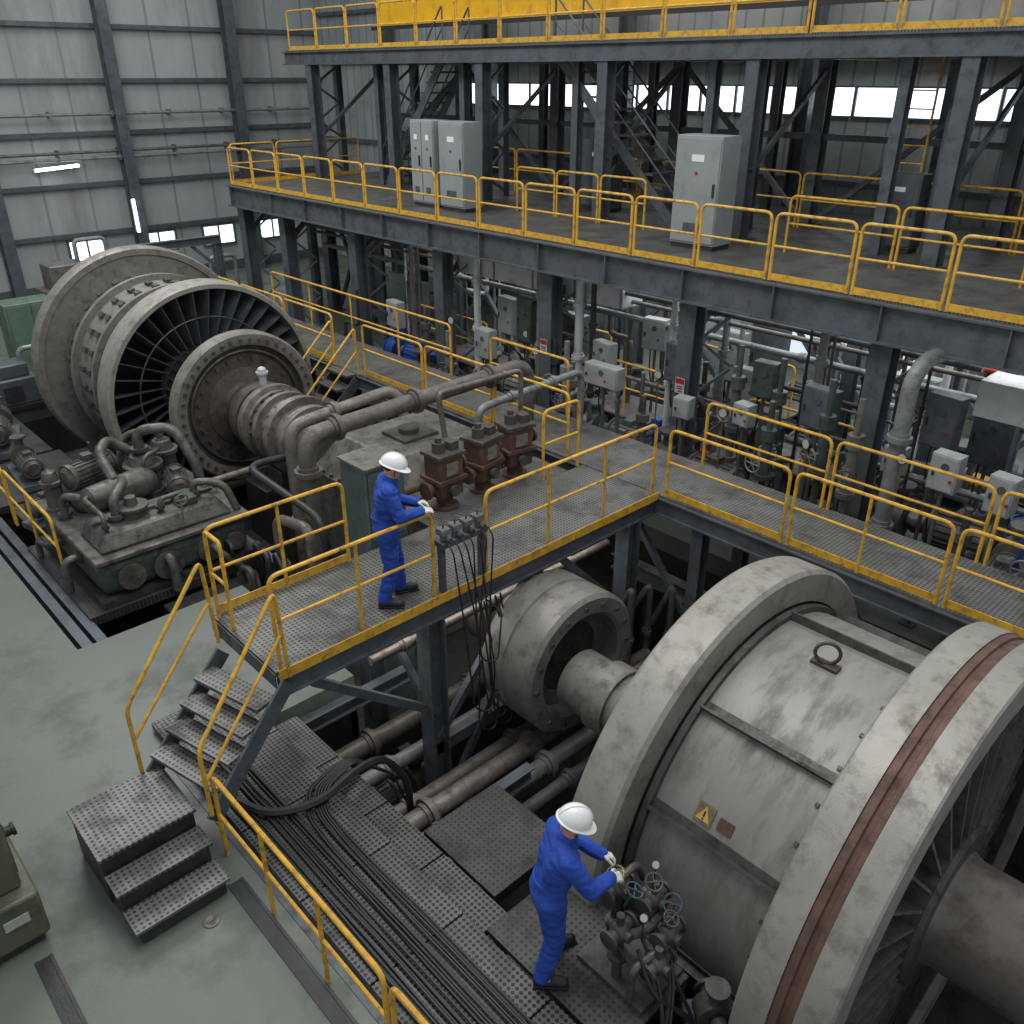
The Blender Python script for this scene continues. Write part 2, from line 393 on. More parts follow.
cr=thing('overhead_crane','bright yellow overhead crane girder with a red lamp','crane',(17,-3,8.15))
b=MB(); b.bb(-.35,.35,0,26.5,0,1.3); b.bb(-.5,.5,0,26.5,-.05,.02); b.bb(-.5,.5,0,26.5,1.28,1.34)
mk(b,'girder','yellow_crane',cr)
b=MB(); b.bb(-.9,-.5,9,11,-.15,.5); mk(b,'hoist_trolley','yellow_crane',cr)
b=MB(); b.bb(-.9,-.5,2.5,4,-.1,.4); mk(b,'hoist_trolley','yellow_crane',cr)
b=MB(); b.ell((-.95,9.6,.1),(.12,.12,.12)); mk(b,'warning_lamp','lamp_r',cr)
b=MB(); b.bb(-.57,-.5,0,26.5,-.14,-.04); mk(b,'cable_track','rubber',cr)

def stair(name,loc,rz,n,rise,run,width,label,mtread='deck',mstr='steel_dark',rails=True,hm='yellow'):
    o=thing(name,label,'stairs',loc,rz)
    L=n*run; Hh=n*rise
    for s in (-1,1):
        b=MB(); b.bar((0,s*width/2,-rise*.5),(L,s*width/2,Hh-rise*.5),.22,.03); mk(b,'stringer',mstr,o)
    for i in range(n):
        b=MB(); b.bb(i*run,i*run+run*.98,-width/2+.02,width/2-.02,(i+1)*rise-.045,(i+1)*rise); mk(b,'tread',mtread,o)
    if rails:
        for s in (-1,1):
            b=MB(); h=.95; y=s*(width/2+.03)
            b.tube([(0,y,0),(0,y,h),(L,y,Hh+h),(L,y,Hh)],.022,8,.08); mk(b,'handrail',hm,o)
            b=MB(); b.tube([(0,y,h*.5),(L,y,Hh+h*.5)],.018,8); mk(b,'mid_rail',hm,o)
    return o
stair('staircase',(15.6,11.2,ZM),pi/2,14,.24,.26,.8,'steep dark steel staircase climbing to the crane platform',hm='steel_dark')
stair('staircase',(15.6,21.5,ZM),-pi/2,14,.24,.2,.8,'steep dark steel staircase climbing between braced columns',hm='steel_dark')
for (x,y,m,lab) in ((16.3,6.9,'yellow','yellow vertical steel ladder between two platforms'),(17.6,14.6,'steel_dark','dark vertical steel ladder between two platforms'),(17.6,3.2,'steel_dark','dark vertical steel ladder between two platforms')):
    lad=thing('ladder',lab,'ladder',(x,y,ZM))
    for yy in (0,.45):
        b=MB(); b.cyl((0,yy,0),(0,yy,3.4),.022,seg=8); mk(b,'stile',m,lad)
    for i in range(11):
        b=MB(); b.cyl((0,0,.25+i*.29),(0,.45,.25+i*.29),.014,seg=6); mk(b,'rung',m,lad)

def cabinet(loc,w,d,h,label,doors=1,m='cabinet'):
    o=thing('electrical_cabinet',label,'cabinet',loc)
    b=MB(); b.bb(0,d,-w/2,w/2,.08,h); mk(b,'body',m,o,bevel=.01)
    b=MB(); b.bb(.02,d-.02,-w/2+.02,w/2-.02,0,.08); mk(b,'plinth','steel_black',o)
    dw=w/doors
    for i in range(doors):
        y0=-w/2+i*dw
        b=MB(); b.bb(-.02,0,y0+.02,y0+dw-.02,.12,h-.04); dd=mk(b,'door',m,o,bevel=.006)
        b=MB(); b.bb(-.05,-.02,y0+.07,y0+.1,h*.48,h*.6); mk(b,'handle','steel_black',dd)
        b=MB(); b.bb(-.025,-.02,y0+dw*.3,y0+dw*.7,.3,.45); mk(b,'vent','steel_dark',dd)
        b=MB(); b.bb(-.026,-.02,y0+dw*.35,y0+dw*.62,h*.78,h*.84); mk(b,'nameplate','white',dd)
        b=MB(); b.cyl((-.03,y0+dw*.5,h*.68),(-.02,y0+dw*.5,h*.68),.03,seg=10); mk(b,'indicator','red',dd)
    return o
cabinet((13.3,9.5,ZM),.95,.55,1.88,'tall pale grey electrical cabinet with a single door',1)
cabinet((13.2,16.1,ZM),.85,.55,1.88,'tall pale grey electrical cabinet beside its twin',1)
cabinet((13.2,17.15,ZM),.85,.5,1.88,'tall pale grey double-door electrical cabinet',2)
cabinet((15.6,6.9,ZM),.7,.4,1.3,'dark grey electrical cabinet between braced columns',1,'steel_dark')
cabinet((15.6,13.9,ZM),.9,.4,1.5,'dark grey electrical cabinet between braced columns',1,'steel_dark')
cabinet((15.5,4.0,ZM),1.2,.5,1.6,'dark grey electrical cabinet between braced columns',2,'steel_dark')

# ------------------------------------------------------------------ lower walkways
ZW=1.5
wk=thing('service_walkway','steel walkway with perforated deck and yellow toe plate','walkway',(3.05,6.75,0))
b=MB(); b.bb(0,6.1,0,1.42,ZW-.04,ZW); mk(b,'deck','deck',wk)
for y in (0,1.42):
    b=MB(); b.ibeam((0,y,ZW-.17),(6.1,y,ZW-.17),.26,.1,.02); mk(b,'edge_beam','steel_dark',wk)
b=MB(); b.bb(0,6.1,-.065,-.055,ZW-.07,ZW+.05); mk(b,'toe_plate','yellow',wk)
b=MB(); b.bb(-.02,-.01,0,1.42,ZW-.2,ZW-.02); mk(b,'end_plate','steel_dark',wk)
for (x,y) in ((2.0,.05),(2.0,1.4),(5.6,.05),(5.6,1.4)):
    b=MB(); b.ibeam((x,y,-2.9 if y<1 else -1.4),(x,y,ZW-.31),.26,.24,.02,up=(1,0,0)); mk(b,'column','steel_dark',wk)
for (p,q) in (((2.05,.05,-.2),(.4,.05,ZW-.34)),((2.05,.05,-.6),(3.6,.05,ZW-.34)),((5.55,.05,-.2),(4.2,.05,ZW-.34)),((3.8,.05,ZW-.34),(2.05,.05,-2))):
    b=MB(); b.bar(p,q,.1,.08); mk(b,'diagonal_brace','steel_dark',wk)
b=MB(); b.bar((2,.05,-.3),(2,1.4,ZW-.4),.08,.08); mk(b,'cross_brace','steel_dark',wk)
b=MB(); b.bar((2,.1,-.8),(5.6,.1,-.8),.18,.12); mk(b,'cross_brace','steel_dark',wk)
for i in range(8):
    b=MB(); b.bb(.3+i*.75,.36+i*.75,.06,1.38,ZW-.18,ZW-.05); mk(b,'joist','steel_dark',wk)
wa=thing('long_walkway','long steel walkway with perforated deck along the columns','walkway',(9.17,0,0))
b=MB(); b.bb(0,1.35,-3,21,ZW-.04,ZW); mk(b,'deck','deck',wa)
for x in (0,1.35):
    b=MB(); b.ibeam((x,-3,ZW-.17),(x,21,ZW-.17),.26,.1,.02); mk(b,'edge_beam','steel_dark',wa)
for y in (-1,2.5,6,9.5,13,16.5,20):
    for x in (.12,1.27):
        b=MB(); b.ibeam((x,y,-2.9 if y<8 else -1.3),(x,y,ZW-.31),.2,.18,.02,up=(1,0,0)); mk(b,'column','steel_dark',wa)
for y in (-1,2.5,6):
    b=MB(); b.bar((.12,y+.1,-.4),(.12,y+1.4,ZW-.34),.09,.08); mk(b,'diagonal_brace','steel_dark',wa)
G='walkway guardrails'
rail((3.12,6.78),(5.12,6.78),ZW,group=G,posts=1,toe=False,label='yellow tubular guardrail beside the standing worker',h=1.08)
rail((5.92,6.78),(9.1,6.78),ZW,group=G,posts=2,toe=False,h=1.08)
rail((3.12,8.15),(4.85,8.15),ZW,group=G,posts=1,h=1.08)
rail((3.1,8.1),(3.1,7.75),ZW,group=G,posts=0,h=1.08,toe=False,bend=.06)
rail((8.3,8.2),(9.05,8.2),ZW,group=G,posts=0,h=1.08,toe=False)
for (a,c) in ((6.6,4.75),(4.65,2.75),(2.65,.6),(.5,-1.5)):
    rail((9.2,a),(9.2,c),ZW,group=G,posts=0 if a>6 else 1,h=1.02)
for (a,c) in ((6.9,4.9),(4.8,2.8),(2.7,.7),(.6,-1.4)):
    rail((10.5,a),(10.5,c),ZW,group=G,posts=0,toe=False,h=1.02)
for (a,c) in ((8.6,10.3),(10.4,12.2),(12.3,14.2),(15.3,17.2),(17.3,19.2),(19.3,20.9)):
    rail((9.25,a),(9.25,c),ZW,group=G,posts=0,h=1.02,toe=a>10)
rail((10.5,9.8),(10.5,11.8),ZW,group=G,posts=0,toe=False,h=1.02)
rail((10.5,13),(10.5,20),ZW,group=G,posts=3,toe=False,h=1.02)
stair('staircase',(9.15-1.5,14.75,0.1),0,6,.233,.25,.8,'short yellow-railed steel stair leading to the long walkway')

st=thing('access_stair','open steel access stair with chequered treads and yellow handrails','stairs',(1.93,6.86,.6),math.radians(14))
run=.215; rise=.18; WD=.98
for y in (-WD/2,WD/2):
    b=MB(); b.bar((-.02,y,-.12),(1.1,y,.80),.2,.03); mk(b,'stringer','steel_dark',st)
for i in range(4):
    b=MB(); b.bb(.04+i*run,.04+i*run+.26,-WD/2+.02,WD/2-.02,(i+1)*rise-.04,(i+1)*rise); mk(b,'tread','deck',st)
for y in (-WD/2-.04,WD/2+.04):
    b=MB(); b.tube([(-.05,y,-.0),(-.05,y,.80),(1.05,y,.9+1.03),(1.1,y,.9)],.022,8,.1); mk(b,'handrail','yellow',st)
    b=MB(); b.tube([(-.05,y,.40),(1.06,y,1.42)],.018,8); mk(b,'mid_rail','yellow',st)
lb=thing('step_block','dark steel landing block with three chequered steps','steps',(1.03,5.93,0))
b=MB(); b.bb(0,.88,.62,1.4,0.02,.57); b.bb(.02,.86,.31,.62,0.02,.36); b.bb(.04,.84,.0,.31,0.02,.17); mk(b,'body','steel_black',lb)
b=MB(); b.bb(-.02,.90,.58,1.42,.57,.6); mk(b,'landing','deck',lb)
b=MB(); b.bb(-.01,.89,.28,.58,.37,.4); mk(b,'tread','deck',lb)
b=MB(); b.bb(0,.88,-.03,.28,.17,.2); mk(b,'tread','deck',lb)

# ------------------------------------------------------------------ near machine (machine 2)
T2=thing('drum_rotor','large grey cast steel drum rotor with heavy end rings','machine',(6.64,1.5,.04))
part=mk
RR=2.57
b=MB(); b.lathe([(-.3,2.24),(-.3,RR-.02),(-.28,RR),(-.05,RR+.005),(-.05,RR-.05),(.13,RR-.05),(.13,RR+.005),(.38,RR),(.4,RR-.02),(.4,2.24)],seg=120); part(b,'flywheel_rim','cast_light',T2)
b=MB(); b.lathe([(-.045,2.5),(-.045,2.562),(.0,2.562),(.01,2.54),(.05,2.54),(.06,2.562),(.125,2.562),(.125,2.5)],seg=120); part(b,'rim_groove_band','rustband',T2)
b=MB(); b.lathe([(.1,.7),(.12,2.24),(.2,2.24),(.2,.7)],seg=96); part(b,'web_plate','web',T2)
b=MB(); b.lathe([(-.22,2.12),(-.22,2.25),(.1,2.25),(.1,2.18)],seg=96); part(b,'inner_ring','cast_dark',T2)
for k in range(30):
    a=2*pi*k/30; R=Matrix.Rotation(a,3,'Y')
    b=MB(); vs=[R@V(p) for p in ((.72,-.26,-.015),(2.16,-.14,-.015),(2.16,.12,-.015),(.72,.12,-.015),(.72,-.26,.015),(2.16,-.14,.015),(2.16,.12,.015),(.72,.12,.015))]
    b.add(vs,[(0,1,2,3),(7,6,5,4),(0,4,5,1),(1,5,6,2),(2,6,7,3),(3,7,4,0)]); part(b,'radial_rib','web',T2)
b=MB(); b.lathe([(.1,.82),(-.26,.82),(-.30,.78),(-.30,.0),(.1,.0)],seg=64); part(b,'hub','cast_dark',T2)
def bolts(par,n,R,y0,y1,r,m='cast_dark',name='bolt'):
    for k in range(n):
        a=2*pi*k/n; b=MB(); b.cyl((math.cos(a)*R,y0,math.sin(a)*R),(math.cos(a)*R,y1,math.sin(a)*R),r,seg=6); mk(b,name,m,par)
b=MB(); b.lathe([(-.3,.0),(-.3,.58),(-.38,.54),(-4.5,.54),(-4.5,0)],seg=64); part(b,'shaft','shaft_brown',T2)
b=MB(); b.lathe([(.4,0),(.4,2.1),(.46,2.1),(.46,2.04),(1.15,2.03),(1.9,2.03),(1.9,0)],seg=120); part(b,'casing','drum',T2)
b=MB(); b.lathe([(1.82,2.0),(1.82,2.09),(1.88,2.10),(1.88,2.0)],seg=120)
part(b,'casing_seam','cast_dark',T2)
for ph in (-72,-40,-8,34,62,98,135):
    a=math.radians(ph); R=Matrix.Rotation(-a,3,'Y')
    b=MB(); b.box(R@V((0,1.13,2.06)),(.025,1.4,.12),R); b.box(R@V((.05,1.13,2.03)),(.08,1.4,.03),R); part(b,'casing_flange','cast_dark',T2)
b=MB(); b.lathe([(1.9,2.1),(1.9,2.42),(1.94,2.46),(2.32,2.46),(2.38,2.42),(2.38,2.2),(2.3,2.1)],seg=120); part(b,'end_ring','cast_light',T2)
b=MB(); b.lathe([(1.9,0),(1.9,2.12),(2.28,2.12),(2.3,.9),(2.55,.85),(2.55,0)],seg=96); part(b,'end_plate','cast_dark',T2)
b=MB(); b.lathe([(2.5,0),(2.5,.74),(2.72,.74),(2.75,.6),(2.95,.46),(3.7,.40),(4.35,.40),(4.35,0)],seg=56); part(b,'drive_shaft','cast',T2)
b=MB(); b.lathe([(2.75,.5),(2.75,.66),(2.82,.68),(2.95,.68),(3.0,.64),(3.0,.45)],seg=56); part(b,'shaft_collar','cast_dark',T2)
b=MB(); b.lathe([(3.6,.38),(3.6,.46),(3.9,.46),(3.9,.38)],seg=40); part(b,'shaft_collar','cast',T2)
R=Matrix.Rotation(math.radians(-5),3,'Y')
c=R@V((0,1.2,2.04))
b=MB(); b.torus(c+V((0,0,.13)),(1,.5,0),.11,.018,20,8); le=part(b,'lifting_eye','rust',T2)
b=MB(); b.box(c,(.10,.26,.04),R); part(b,'eye_base','rust',T2)
def onDrum(ph,y,r):
    a=math.radians(ph); R=Matrix.Rotation(-a,3,'Y'); return R@V((0,y,r)),R
c,R=onDrum(56,1.34,2.038); b=MB(); b.box(c,(.17,.17,.012),R); sg=part(b,'warning_plate','brass',T2,label='small brass plate with a yellow warning triangle')
t=[R@V(q) for q in ((-.06,-.07,0),(-.06,.07,0),(.07,0,0))]; off=(R@V((0,0,1)))*.009
b=MB(); b.add([c+off+p for p in t],[(0,1,2)]); b2=part(b,'warning_triangle','signyellow',sg)
b=MB(); off2=(R@V((0,0,1)))*.012; b.box(c+off2+R@V((.0,0,0)),(.05,.014,.003),R); b.box(c+off2+R@V((-.042,0,0)),(.014,.014,.003),R)
part(b,'warning_mark','black',sg)
c,R=onDrum(56,1.13,2.038); b=MB(); b.box(c,(.11,.14,.012),R); part(b,'rating_plate','rust_red',T2,label='rust-brown rating plate')
for ph in range(-80,140,10):
    c,R=onDrum(ph,.56,2.04); b=MB(); b.box(c,(.035,.035,.04),R); part(b,'casing_bolt','cast_dark',T2)
pd=thing('bearing_pedestal','dark cast bearing pedestal carrying the drum shaft','bearing',(6.64,-1.9,-2.9))
b=MB(); b.bb(-1.1,1.1,-.5,.5,0,2.3); b.bb(-1.3,1.3,-.6,.6,0,.3); mk(b,'base','cast_dark',pd,bevel=.03)
b=MB(); b.lathe([(-.45,.55),(-.45,.8),(.45,.8),(.45,.55)],c=(0,0,2.94),seg=40); mk(b,'bearing_housing','cast',pd)
cr2=thing('drum_cradle','dark steel cradle supporting the drum in the pit','support',(6.64,2.9,-2.9))
b=MB(); b.bb(-1.9,-1.5,-.4,.3,0,1.3); b.bb(1.5,1.9,-.4,.3,0,1.3); b.bb(-1.9,1.9,-.4,.3,0,.5); mk(b,'frame','steel_black',cr2)
cp=thing('shaft_coupling','thick cast steel flanged coupling ring on the drum shaft','coupling',(6.76,6.34,.16))
b=MB(); b.lathe([(-.42,.70),(-.45,.74),(-.45,.93),(-.40,.98),(-.02,.98),(0,.95),(.05,.95),(.07,.98),(.40,.98),(.45,.94),(.45,.5),(-.2,.5),(-.2,.70)],seg=80); mk(b,'outer_ring','cast',cp)
b=MB(); b.lathe([(-.16,.0),(-.16,.70),(-.1,.70),(-.1,0)],seg=48); mk(b,'inner_disc','cast_dark',cp)
bolts(cp,16,.84,-.48,-.44,.03)
b=MB(); b.lathe([(.45,0),(.45,.45),(1.3,.45),(1.3,0)],seg=40); mk(b,'stub_shaft','cast_dark',cp)

# ------------------------------------------------------------------ far machine (machine 1)
T1=thing('turbine_rotor','large weathered turbine rotor with bladed wheel and discs','machine',(6.9,14.8,1.26))
b=MB(); b.lathe([(-.14,1.20),(-.16,1.26),(-.16,1.40),(-.12,1.44),(.10,1.44),(.12,1.40),(.12,.9),(-.02,.9),(-.02,1.20)],seg=96); part(b,'front_disc_rim','cast',T1)
b=MB(); b.lathe([(-.03,.5),(-.02,1.20),(.05,1.20),(.05,.5)],seg=80); part(b,'front_disc_web','rust',T1)
bolts(T1,44,1.30,-.20,-.15,.032,'cast_dark')
bolts(T1,24,.95,-.08,-.02,.035,'cast_dark')
b=MB(); b.torus((0,-.06,0),(0,1,0),1.08,.03,64,6); part(b,'disc_ring','cast_dark',T1)
b=MB(); b.lathe([(-.25,0),(-.25,.42),(-.12,.52),(-.05,.75),(.05,.8),(.05,0)],seg=56); part(b,'front_hub','rust',T1)
b=MB(); b.lathe([(.12,0),(.12,.95),(.6,.85),(1.5,.88),(1.5,0)],seg=64); part(b,'hub_drum','steel_black',T1)
for k in range(28):
    a=2*pi*k/28; b=MB(); b.bar((math.cos(a)*.90,.2,math.sin(a)*.90),(math.cos(a)*.90,1.45,math.sin(a)*.90),.05,.03,up=(math.cos(a),0,math.sin(a)))
    part(b,'hub_rib','cast_dark',T1)
b=MB(); b.lathe([(1.1,2.02),(1.1,2.10),(1.14,2.13),(1.62,2.13),(1.66,2.08),(1.9,2.02),(2.0,1.98),(2.0,1.9),(1.9,2.0)],seg=110); part(b,'wheel_rim','cast_light',T1)
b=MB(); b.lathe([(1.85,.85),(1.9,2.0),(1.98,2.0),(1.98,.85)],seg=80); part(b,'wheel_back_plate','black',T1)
for k in range(38):
    a=2*pi*k/38; R=Matrix.Rotation(a,3,'Y')
    q=[(.88,1.5,-.05),(2.02,1.16,.0),(2.02,1.80,.12),(.88,1.86,.06)]
    b=MB(); vs=[R@V(p) for p in q]+[R@(V(p)+V((0,0,.02))) for p in q]
    b.add(vs,[(0,1,2,3),(7,6,5,4),(0,4,5,1),(1,5,6,2),(2,6,7,3),(3,7,4,0)]); part(b,'blade','steel_dark',T1)
b=MB(); b.torus((0,1.34,0),(0,1,0),1.45,.016,80,6); part(b,'blade_tie_ring','cast_dark',T1)
b=MB(); b.lathe([(2.0,1.7),(2.0,1.95),(2.08,1.95),(2.1,1.80),(2.5,1.78),(2.5,1.9),(2.6,1.9),(2.6,1.8),(3.5,1.82),(3.5,1.94),(3.62,1.94),(3.62,1.8),(4.35,1.7),(4.35,0),(2,0)],seg=110); part(b,'casing','cast',T1)
b=MB()
for y in (2.3,2.85,3.2,4.0):
    for k in range(60):
        a=2*pi*k/60
        if y in(2.3,): b.cyl((math.cos(a)*1.75,y,math.sin(a)*1.75),(math.cos(a)*1.86,y,math.sin(a)*1.86),.035,seg=6)
        elif k%2==0: b.box((math.cos(a)*1.82,y,math.sin(a)*1.82),(.12,.2,.11),Matrix.Rotation(-a,3,'Y'))
part(b,'casing_bolts','cast_dark',T1,kind='stuff')
b=MB(); b.lathe([(4.35,0),(4.35,2.2),(4.3,2.22),(4.3,2.34),(4.36,2.38),(4.62,2.38),(4.68,2.3),(4.68,0)],seg=120); part(b,'back_disc','cast',T1)
b=MB(); b.lathe([(4.68,0),(4.68,.7),(6.2,.7),(6.2,0)],seg=48); part(b,'rear_shaft','cast_dark',T1)
b=MB(); b.lathe([(-.25,0),(-.25,.5),(-.55,.5),(-.55,.62),(-.7,.64),(-.8,.6),(-.8,.45),(-1.0,.45),(-1.0,0)],seg=56); part(b,'seal_collar','rust',T1)
b=MB(); b.lathe([(-1.0,0),(-1.0,.68),(-1.08,.70),(-1.2,.70),(-1.22,.62),(-1.32,.62),(-1.32,.58),(-1.5,.58),(-1.5,.66),(-1.6,.66),(-1.6,.56),(-1.72,.54),(-1.74,.6),(-1.95,.58),(-1.95,.7),(-2.1,.7),(-2.1,.56),(-2.3,.5),(-2.3,.62),(-2.45,.62),(-2.45,.4),(-3.1,.36),(-3.1,0)],seg=56); part(b,'coupling_barrel','rust_pale',T1)
for (y,r) in ((-1.35,.58),(-1.8,.57)):
    for k in range(18):
        a=2*pi*k/18; b=MB(); b.cyl((math.cos(a)*r,y,math.sin(a)*r),(math.cos(a)*(r+.06),y,math.sin(a)*(r+.06)),.028,seg=6); part(b,'coupling_bolt','cast_dark',T1)
for (y,w) in ((1.9,1.2),(-1.4,.7)):
    pdx=thing('bearing_pedestal','dark steel bearing pedestal beneath the turbine','bearing',(6.9,14.8+y+ (1.2 if y>0 else 0),-1.3))
    b=MB(); b.bb(-w-.3,w+.3,-.5,.5,0,.5); b.bb(-w,-w+.35,-.4,.4,.5,1.0 if y>0 else 1.6); b.bb(w-.35,w,-.4,.4,.5,1.0 if y>0 else 1.6); mk(b,'base','steel_black',pdx,bevel=.02)
    b=MB(); b.bb(-w+.35,w-.35,-.35,.35,.5,.7 if y>0 else 1.85); mk(b,'saddle','cast_dark',pdx,bevel=.02)
b=MB(); b.cyl((0,0,0),(0,0,.2),.07,seg=14); b.cyl((0,0,.2),(0,0,.24),.11,seg=14); b.ell((0,0,.26),(.08,.08,.07)); mk(b,'oil_cap','duct_white',label='pale filler cap standing on the turbine coupling',cat='valve',loc=(6.9,13.95,1.9))

gh=thing('gear_housing','grey weathered gear housing with sloped top and pipe flanges','machine',(7.35,10.2,-1.3))
b=MB()
vs=[(-1.15,-1,0),(1.25,-1,0),(1.25,1.0,0),(-1.15,1.0,0),(-1.15,-1,2.7),(1.25,-1,2.7),(1.25,1.0,2.7),(-1.15,1.0,2.7),(-.75,-.6,3.2),(.9,-.6,3.2),(.9,.75,3.2),(-.75,.75,3.2)]
b.add(vs,[(3,2,1,0),(0,1,5,4),(1,2,6,5),(2,3,7,6),(3,0,4,7),(4,5,9,8),(5,6,10,9),(6,7,11,10),(7,4,8,11),(8,9,10,11)])
mk(b,'body','machine_grey',gh,bevel=.03)
b=MB(); b.bb(-1.23,1.33,-1.08,1.08,2.6,2.7); mk(b,'split_flange','cast_dark',gh)
for i in range(9):
    b=MB(); b.cyl((-1.0+i*.25,-1.04,2.7),(-1.0+i*.25,-1.04,2.75),.03,seg=6); mk(b,'flange_bolt','cast_dark',gh)
    b=MB(); b.cyl((-1.19,-.95+i*.23,2.7),(-1.19,-.95+i*.23,2.75),.03,seg=6); mk(b,'flange_bolt','cast_dark',gh)
b=MB(); b.bb(-.3,.35,-.3,.3,3.2,3.25); b.cyl((0,0,3.25),(0,0,3.33),.16,seg=16); mk(b,'inspection_cover','cast_dark',gh)

def pipe(pts,r,m,label,bend=.2,fl=(),cat='pipe',seg=14,name='pipe',group=None):
    o=thing(name,label,cat,pts[0],group=group); p0=V(pts[0]); P=[V(p)-p0 for p in pts]
    b=MB(); b.tube(P,r,seg,bend,6); mk(b,'pipe_run',m,o)
    for (i,t) in fl:
        b=MB(); c=P[i]*(1-t)+P[i+1]*t; d=(P[i+1]-P[i]).normalized()
        x,y,dd=frame(d); b.lathe([(-.09,r*.9),(-.09,r*1.2),(-.035,r*1.2),(-.035,r*1.55),(.035,r*1.55),(.035,r*1.2),(.09,r*1.2),(.09,r*.9)],c=c,axis=d,seg=16)
        mk(b,'flange',m,o)
    return o
pipe([(5.55,10.2,-1.2),(5.55,10.2,2.35),(9.9,10.2,2.5),(9.9,10.2,1.0)],.13,'brownpipe','thick brown-grey pipe elbowing over the gear housing',.35,((0,.35),(0,.85),(1,.12),(1,.45),(1,.8)))
pipe([(5.95,11.4,-1.2),(5.95,11.4,2.05),(8.0,11.4,2.2),(8.0,11.0,1.2)],.10,'rust_pale','rusty pipe bending beside the gear housing',.3,((0,.5),(1,.4)))
pipe([(8.1,9.4,1.9),(8.1,9.4,2.35),(10.4,9.4,2.45),(10.4,9.4,0)],.06,'pipe_grey','slim grey pipe crossing to the walkway',.2,((1,.3),(1,.7)))
pipe([(5.2,9.3,-1.2),(5.2,9.3,1.5),(5.2,11.5,1.6),(6.2,11.5,1.5)],.06,'rubber','dark hose curving up beside the turbine coupling',.4)
pipe([(5.0,12.8,-1.2),(5.0,12.8,.9),(6.2,12.8,.9)],.06,'brownpipe','brown pipe rising beside the turbine pedestal',.2,((0,.6),))
pipe([(5.3,10.9,-1.2),(5.3,10.9,.9),(5.3,9.9,1.1),(5.3,9.9,-1.2)],.08,'rust_pale','rusty pipe looping down beside the thick elbow',.25,((0,.6),))

tc=thing('control_cabinet','dark teal control cabinet standing beside the walkway','cabinet',(5.55,8.55,-1.3))
b=MB(); b.bb(-.3,.3,-.28,.28,0,3.85); mk(b,'body','teal',tc,bevel=.015)
b=MB(); b.bb(-.26,.26,-.30,-.28,2.85,3.78); d=mk(b,'door','teal',tc,bevel=.006)
b=MB(); b.bb(.18,.22,-.34,-.30,3.25,3.4); mk(b,'handle','steel_black',d)
b=MB(); b.bb(-.32,.32,-.32,.3,3.85,3.88); mk(b,'top_cover','machine_grey',tc)

vb=thing('valve_bench','low dark steel bench carrying the rusted valve units','platform',(6.2,8.25,0))
b=MB(); b.bb(0,2.7,0,.75,1.36,1.45); mk(b,'top','deck',vb)
for x in (.05,2.65):
    for y in (.05,.7):
        b=MB(); b.bb(x-.04,x+.04,y-.04,y+.04,-1.3 ,1.36); mk(b,'leg','steel_dark',vb)
b=MB(); b.bb(.1,2.6,-.02,.02,1.2,1.34); mk(b,'rail','steel_dark',vb)
ru=thing('valve_actuator','rust-brown cast valve actuator with domed top and side flanges','valve',(6.75,8.6,1.45),group='rusted valve actuators')
b=MB(); b.bb(-.21,.21,-.18,.18,.2,.8); mk(b,'body','rust_red',ru,bevel=.03)
b=MB(); b.lathe([(0,0),(0,.2),(.04,.2),(.06,.12),(.2,.12),(.2,0)],axis=(0,0,1),seg=20); mk(b,'base_flange','rust_red',ru)
b=MB(); b.bb(-.25,.25,-.22,.22,.44,.49); mk(b,'mid_flange','rust_red',ru)
b=MB(); b.bb(-.24,.24,-.21,.21,.80,.85); b.cyl((-.08,0,.85),(-.08,0,.99),.09,seg=14); b.cyl((-.08,0,.99),(-.08,0,1.06),.05,seg=12); b.bb(.05,.2,-.1,.1,.85,.97); mk(b,'top_cover','cast_dark',ru)
b=MB(); b.cyl((-.3,0,.33),(-.21,0,.33),.09,seg=14); b.cyl((-.34,0,.33),(-.3,0,.33),.13,seg=14); mk(b,'side_port','rust_red',ru)
b=MB(); b.cyl((.21,0,.6),(.3,0,.6),.07,seg=14); b.cyl((.3,0,.6),(.33,0,.6),.11,seg=14); mk(b,'side_port','rust_red',ru)
b=MB(); b.cyl((0,-.18,.32),(0,-.27,.32),.08,seg=12); mk(b,'front_port','cast_dark',ru)
b=MB(); b.bb(-.1,.1,-.2,-.18,.54,.72); mk(b,'name_plate','cast',ru)
clone(ru,(7.5,8.65,1.45),.15,group='rusted valve actuators'); clone(ru,(8.2,8.7,1.45),-.2,group='rusted valve actuators')
pipe([(6.4,8.75,1.8),(5.97,8.75,1.8),(5.97,8.75,.2)],.06,'rust_red','rusty pipe feeding the valve actuators',.12,((1,.3),))
pipe([(7.12,8.95,2.0),(7.12,9.1,2.7),(7.12,9.12,2.9),(8.7,9.1,2.9),(8.7,9.1,.5)],.04,'brownpipe','thin brown pipe looping over the valve actuators',.12)

vc=thing('valve_cluster','row of small brass and grey valves at the walkway edge','valve',(5.2,6.78,1.5))
b=MB(); b.bb(0,.68,-.09,.09,.62,.68); b.bb(.02,.06,-.05,.05,0,.62); b.bb(.62,.66,-.05,.05,0,.62); mk(b,'bracket','steel_dark',vc)
for i in range(4):
    x=.08+i*.17
    b=MB(); b.cyl((x,0,.68),(x,0,.80),.045,seg=12); b.bb(x-.06,x+.06,-.06,.06,.76,.84); mk(b,'valve_body','pipe_grey',vc,bevel=.008)
    b=MB(); b.cyl((x,-.05,.72),(x,-.13,.72),.03,seg=10); mk(b,'outlet','cast_dark',vc)
    b=MB(); b.cyl((x,0,.84),(x,0,.9),.012,seg=8); b.torus((x,0,.9),(0,0,1),.05,.009,16,6); b.cyl((x-.05,0,.9),(x+.05,0,.9),.007,seg=6); mk(b,'handwheel','cast_dark',vc)
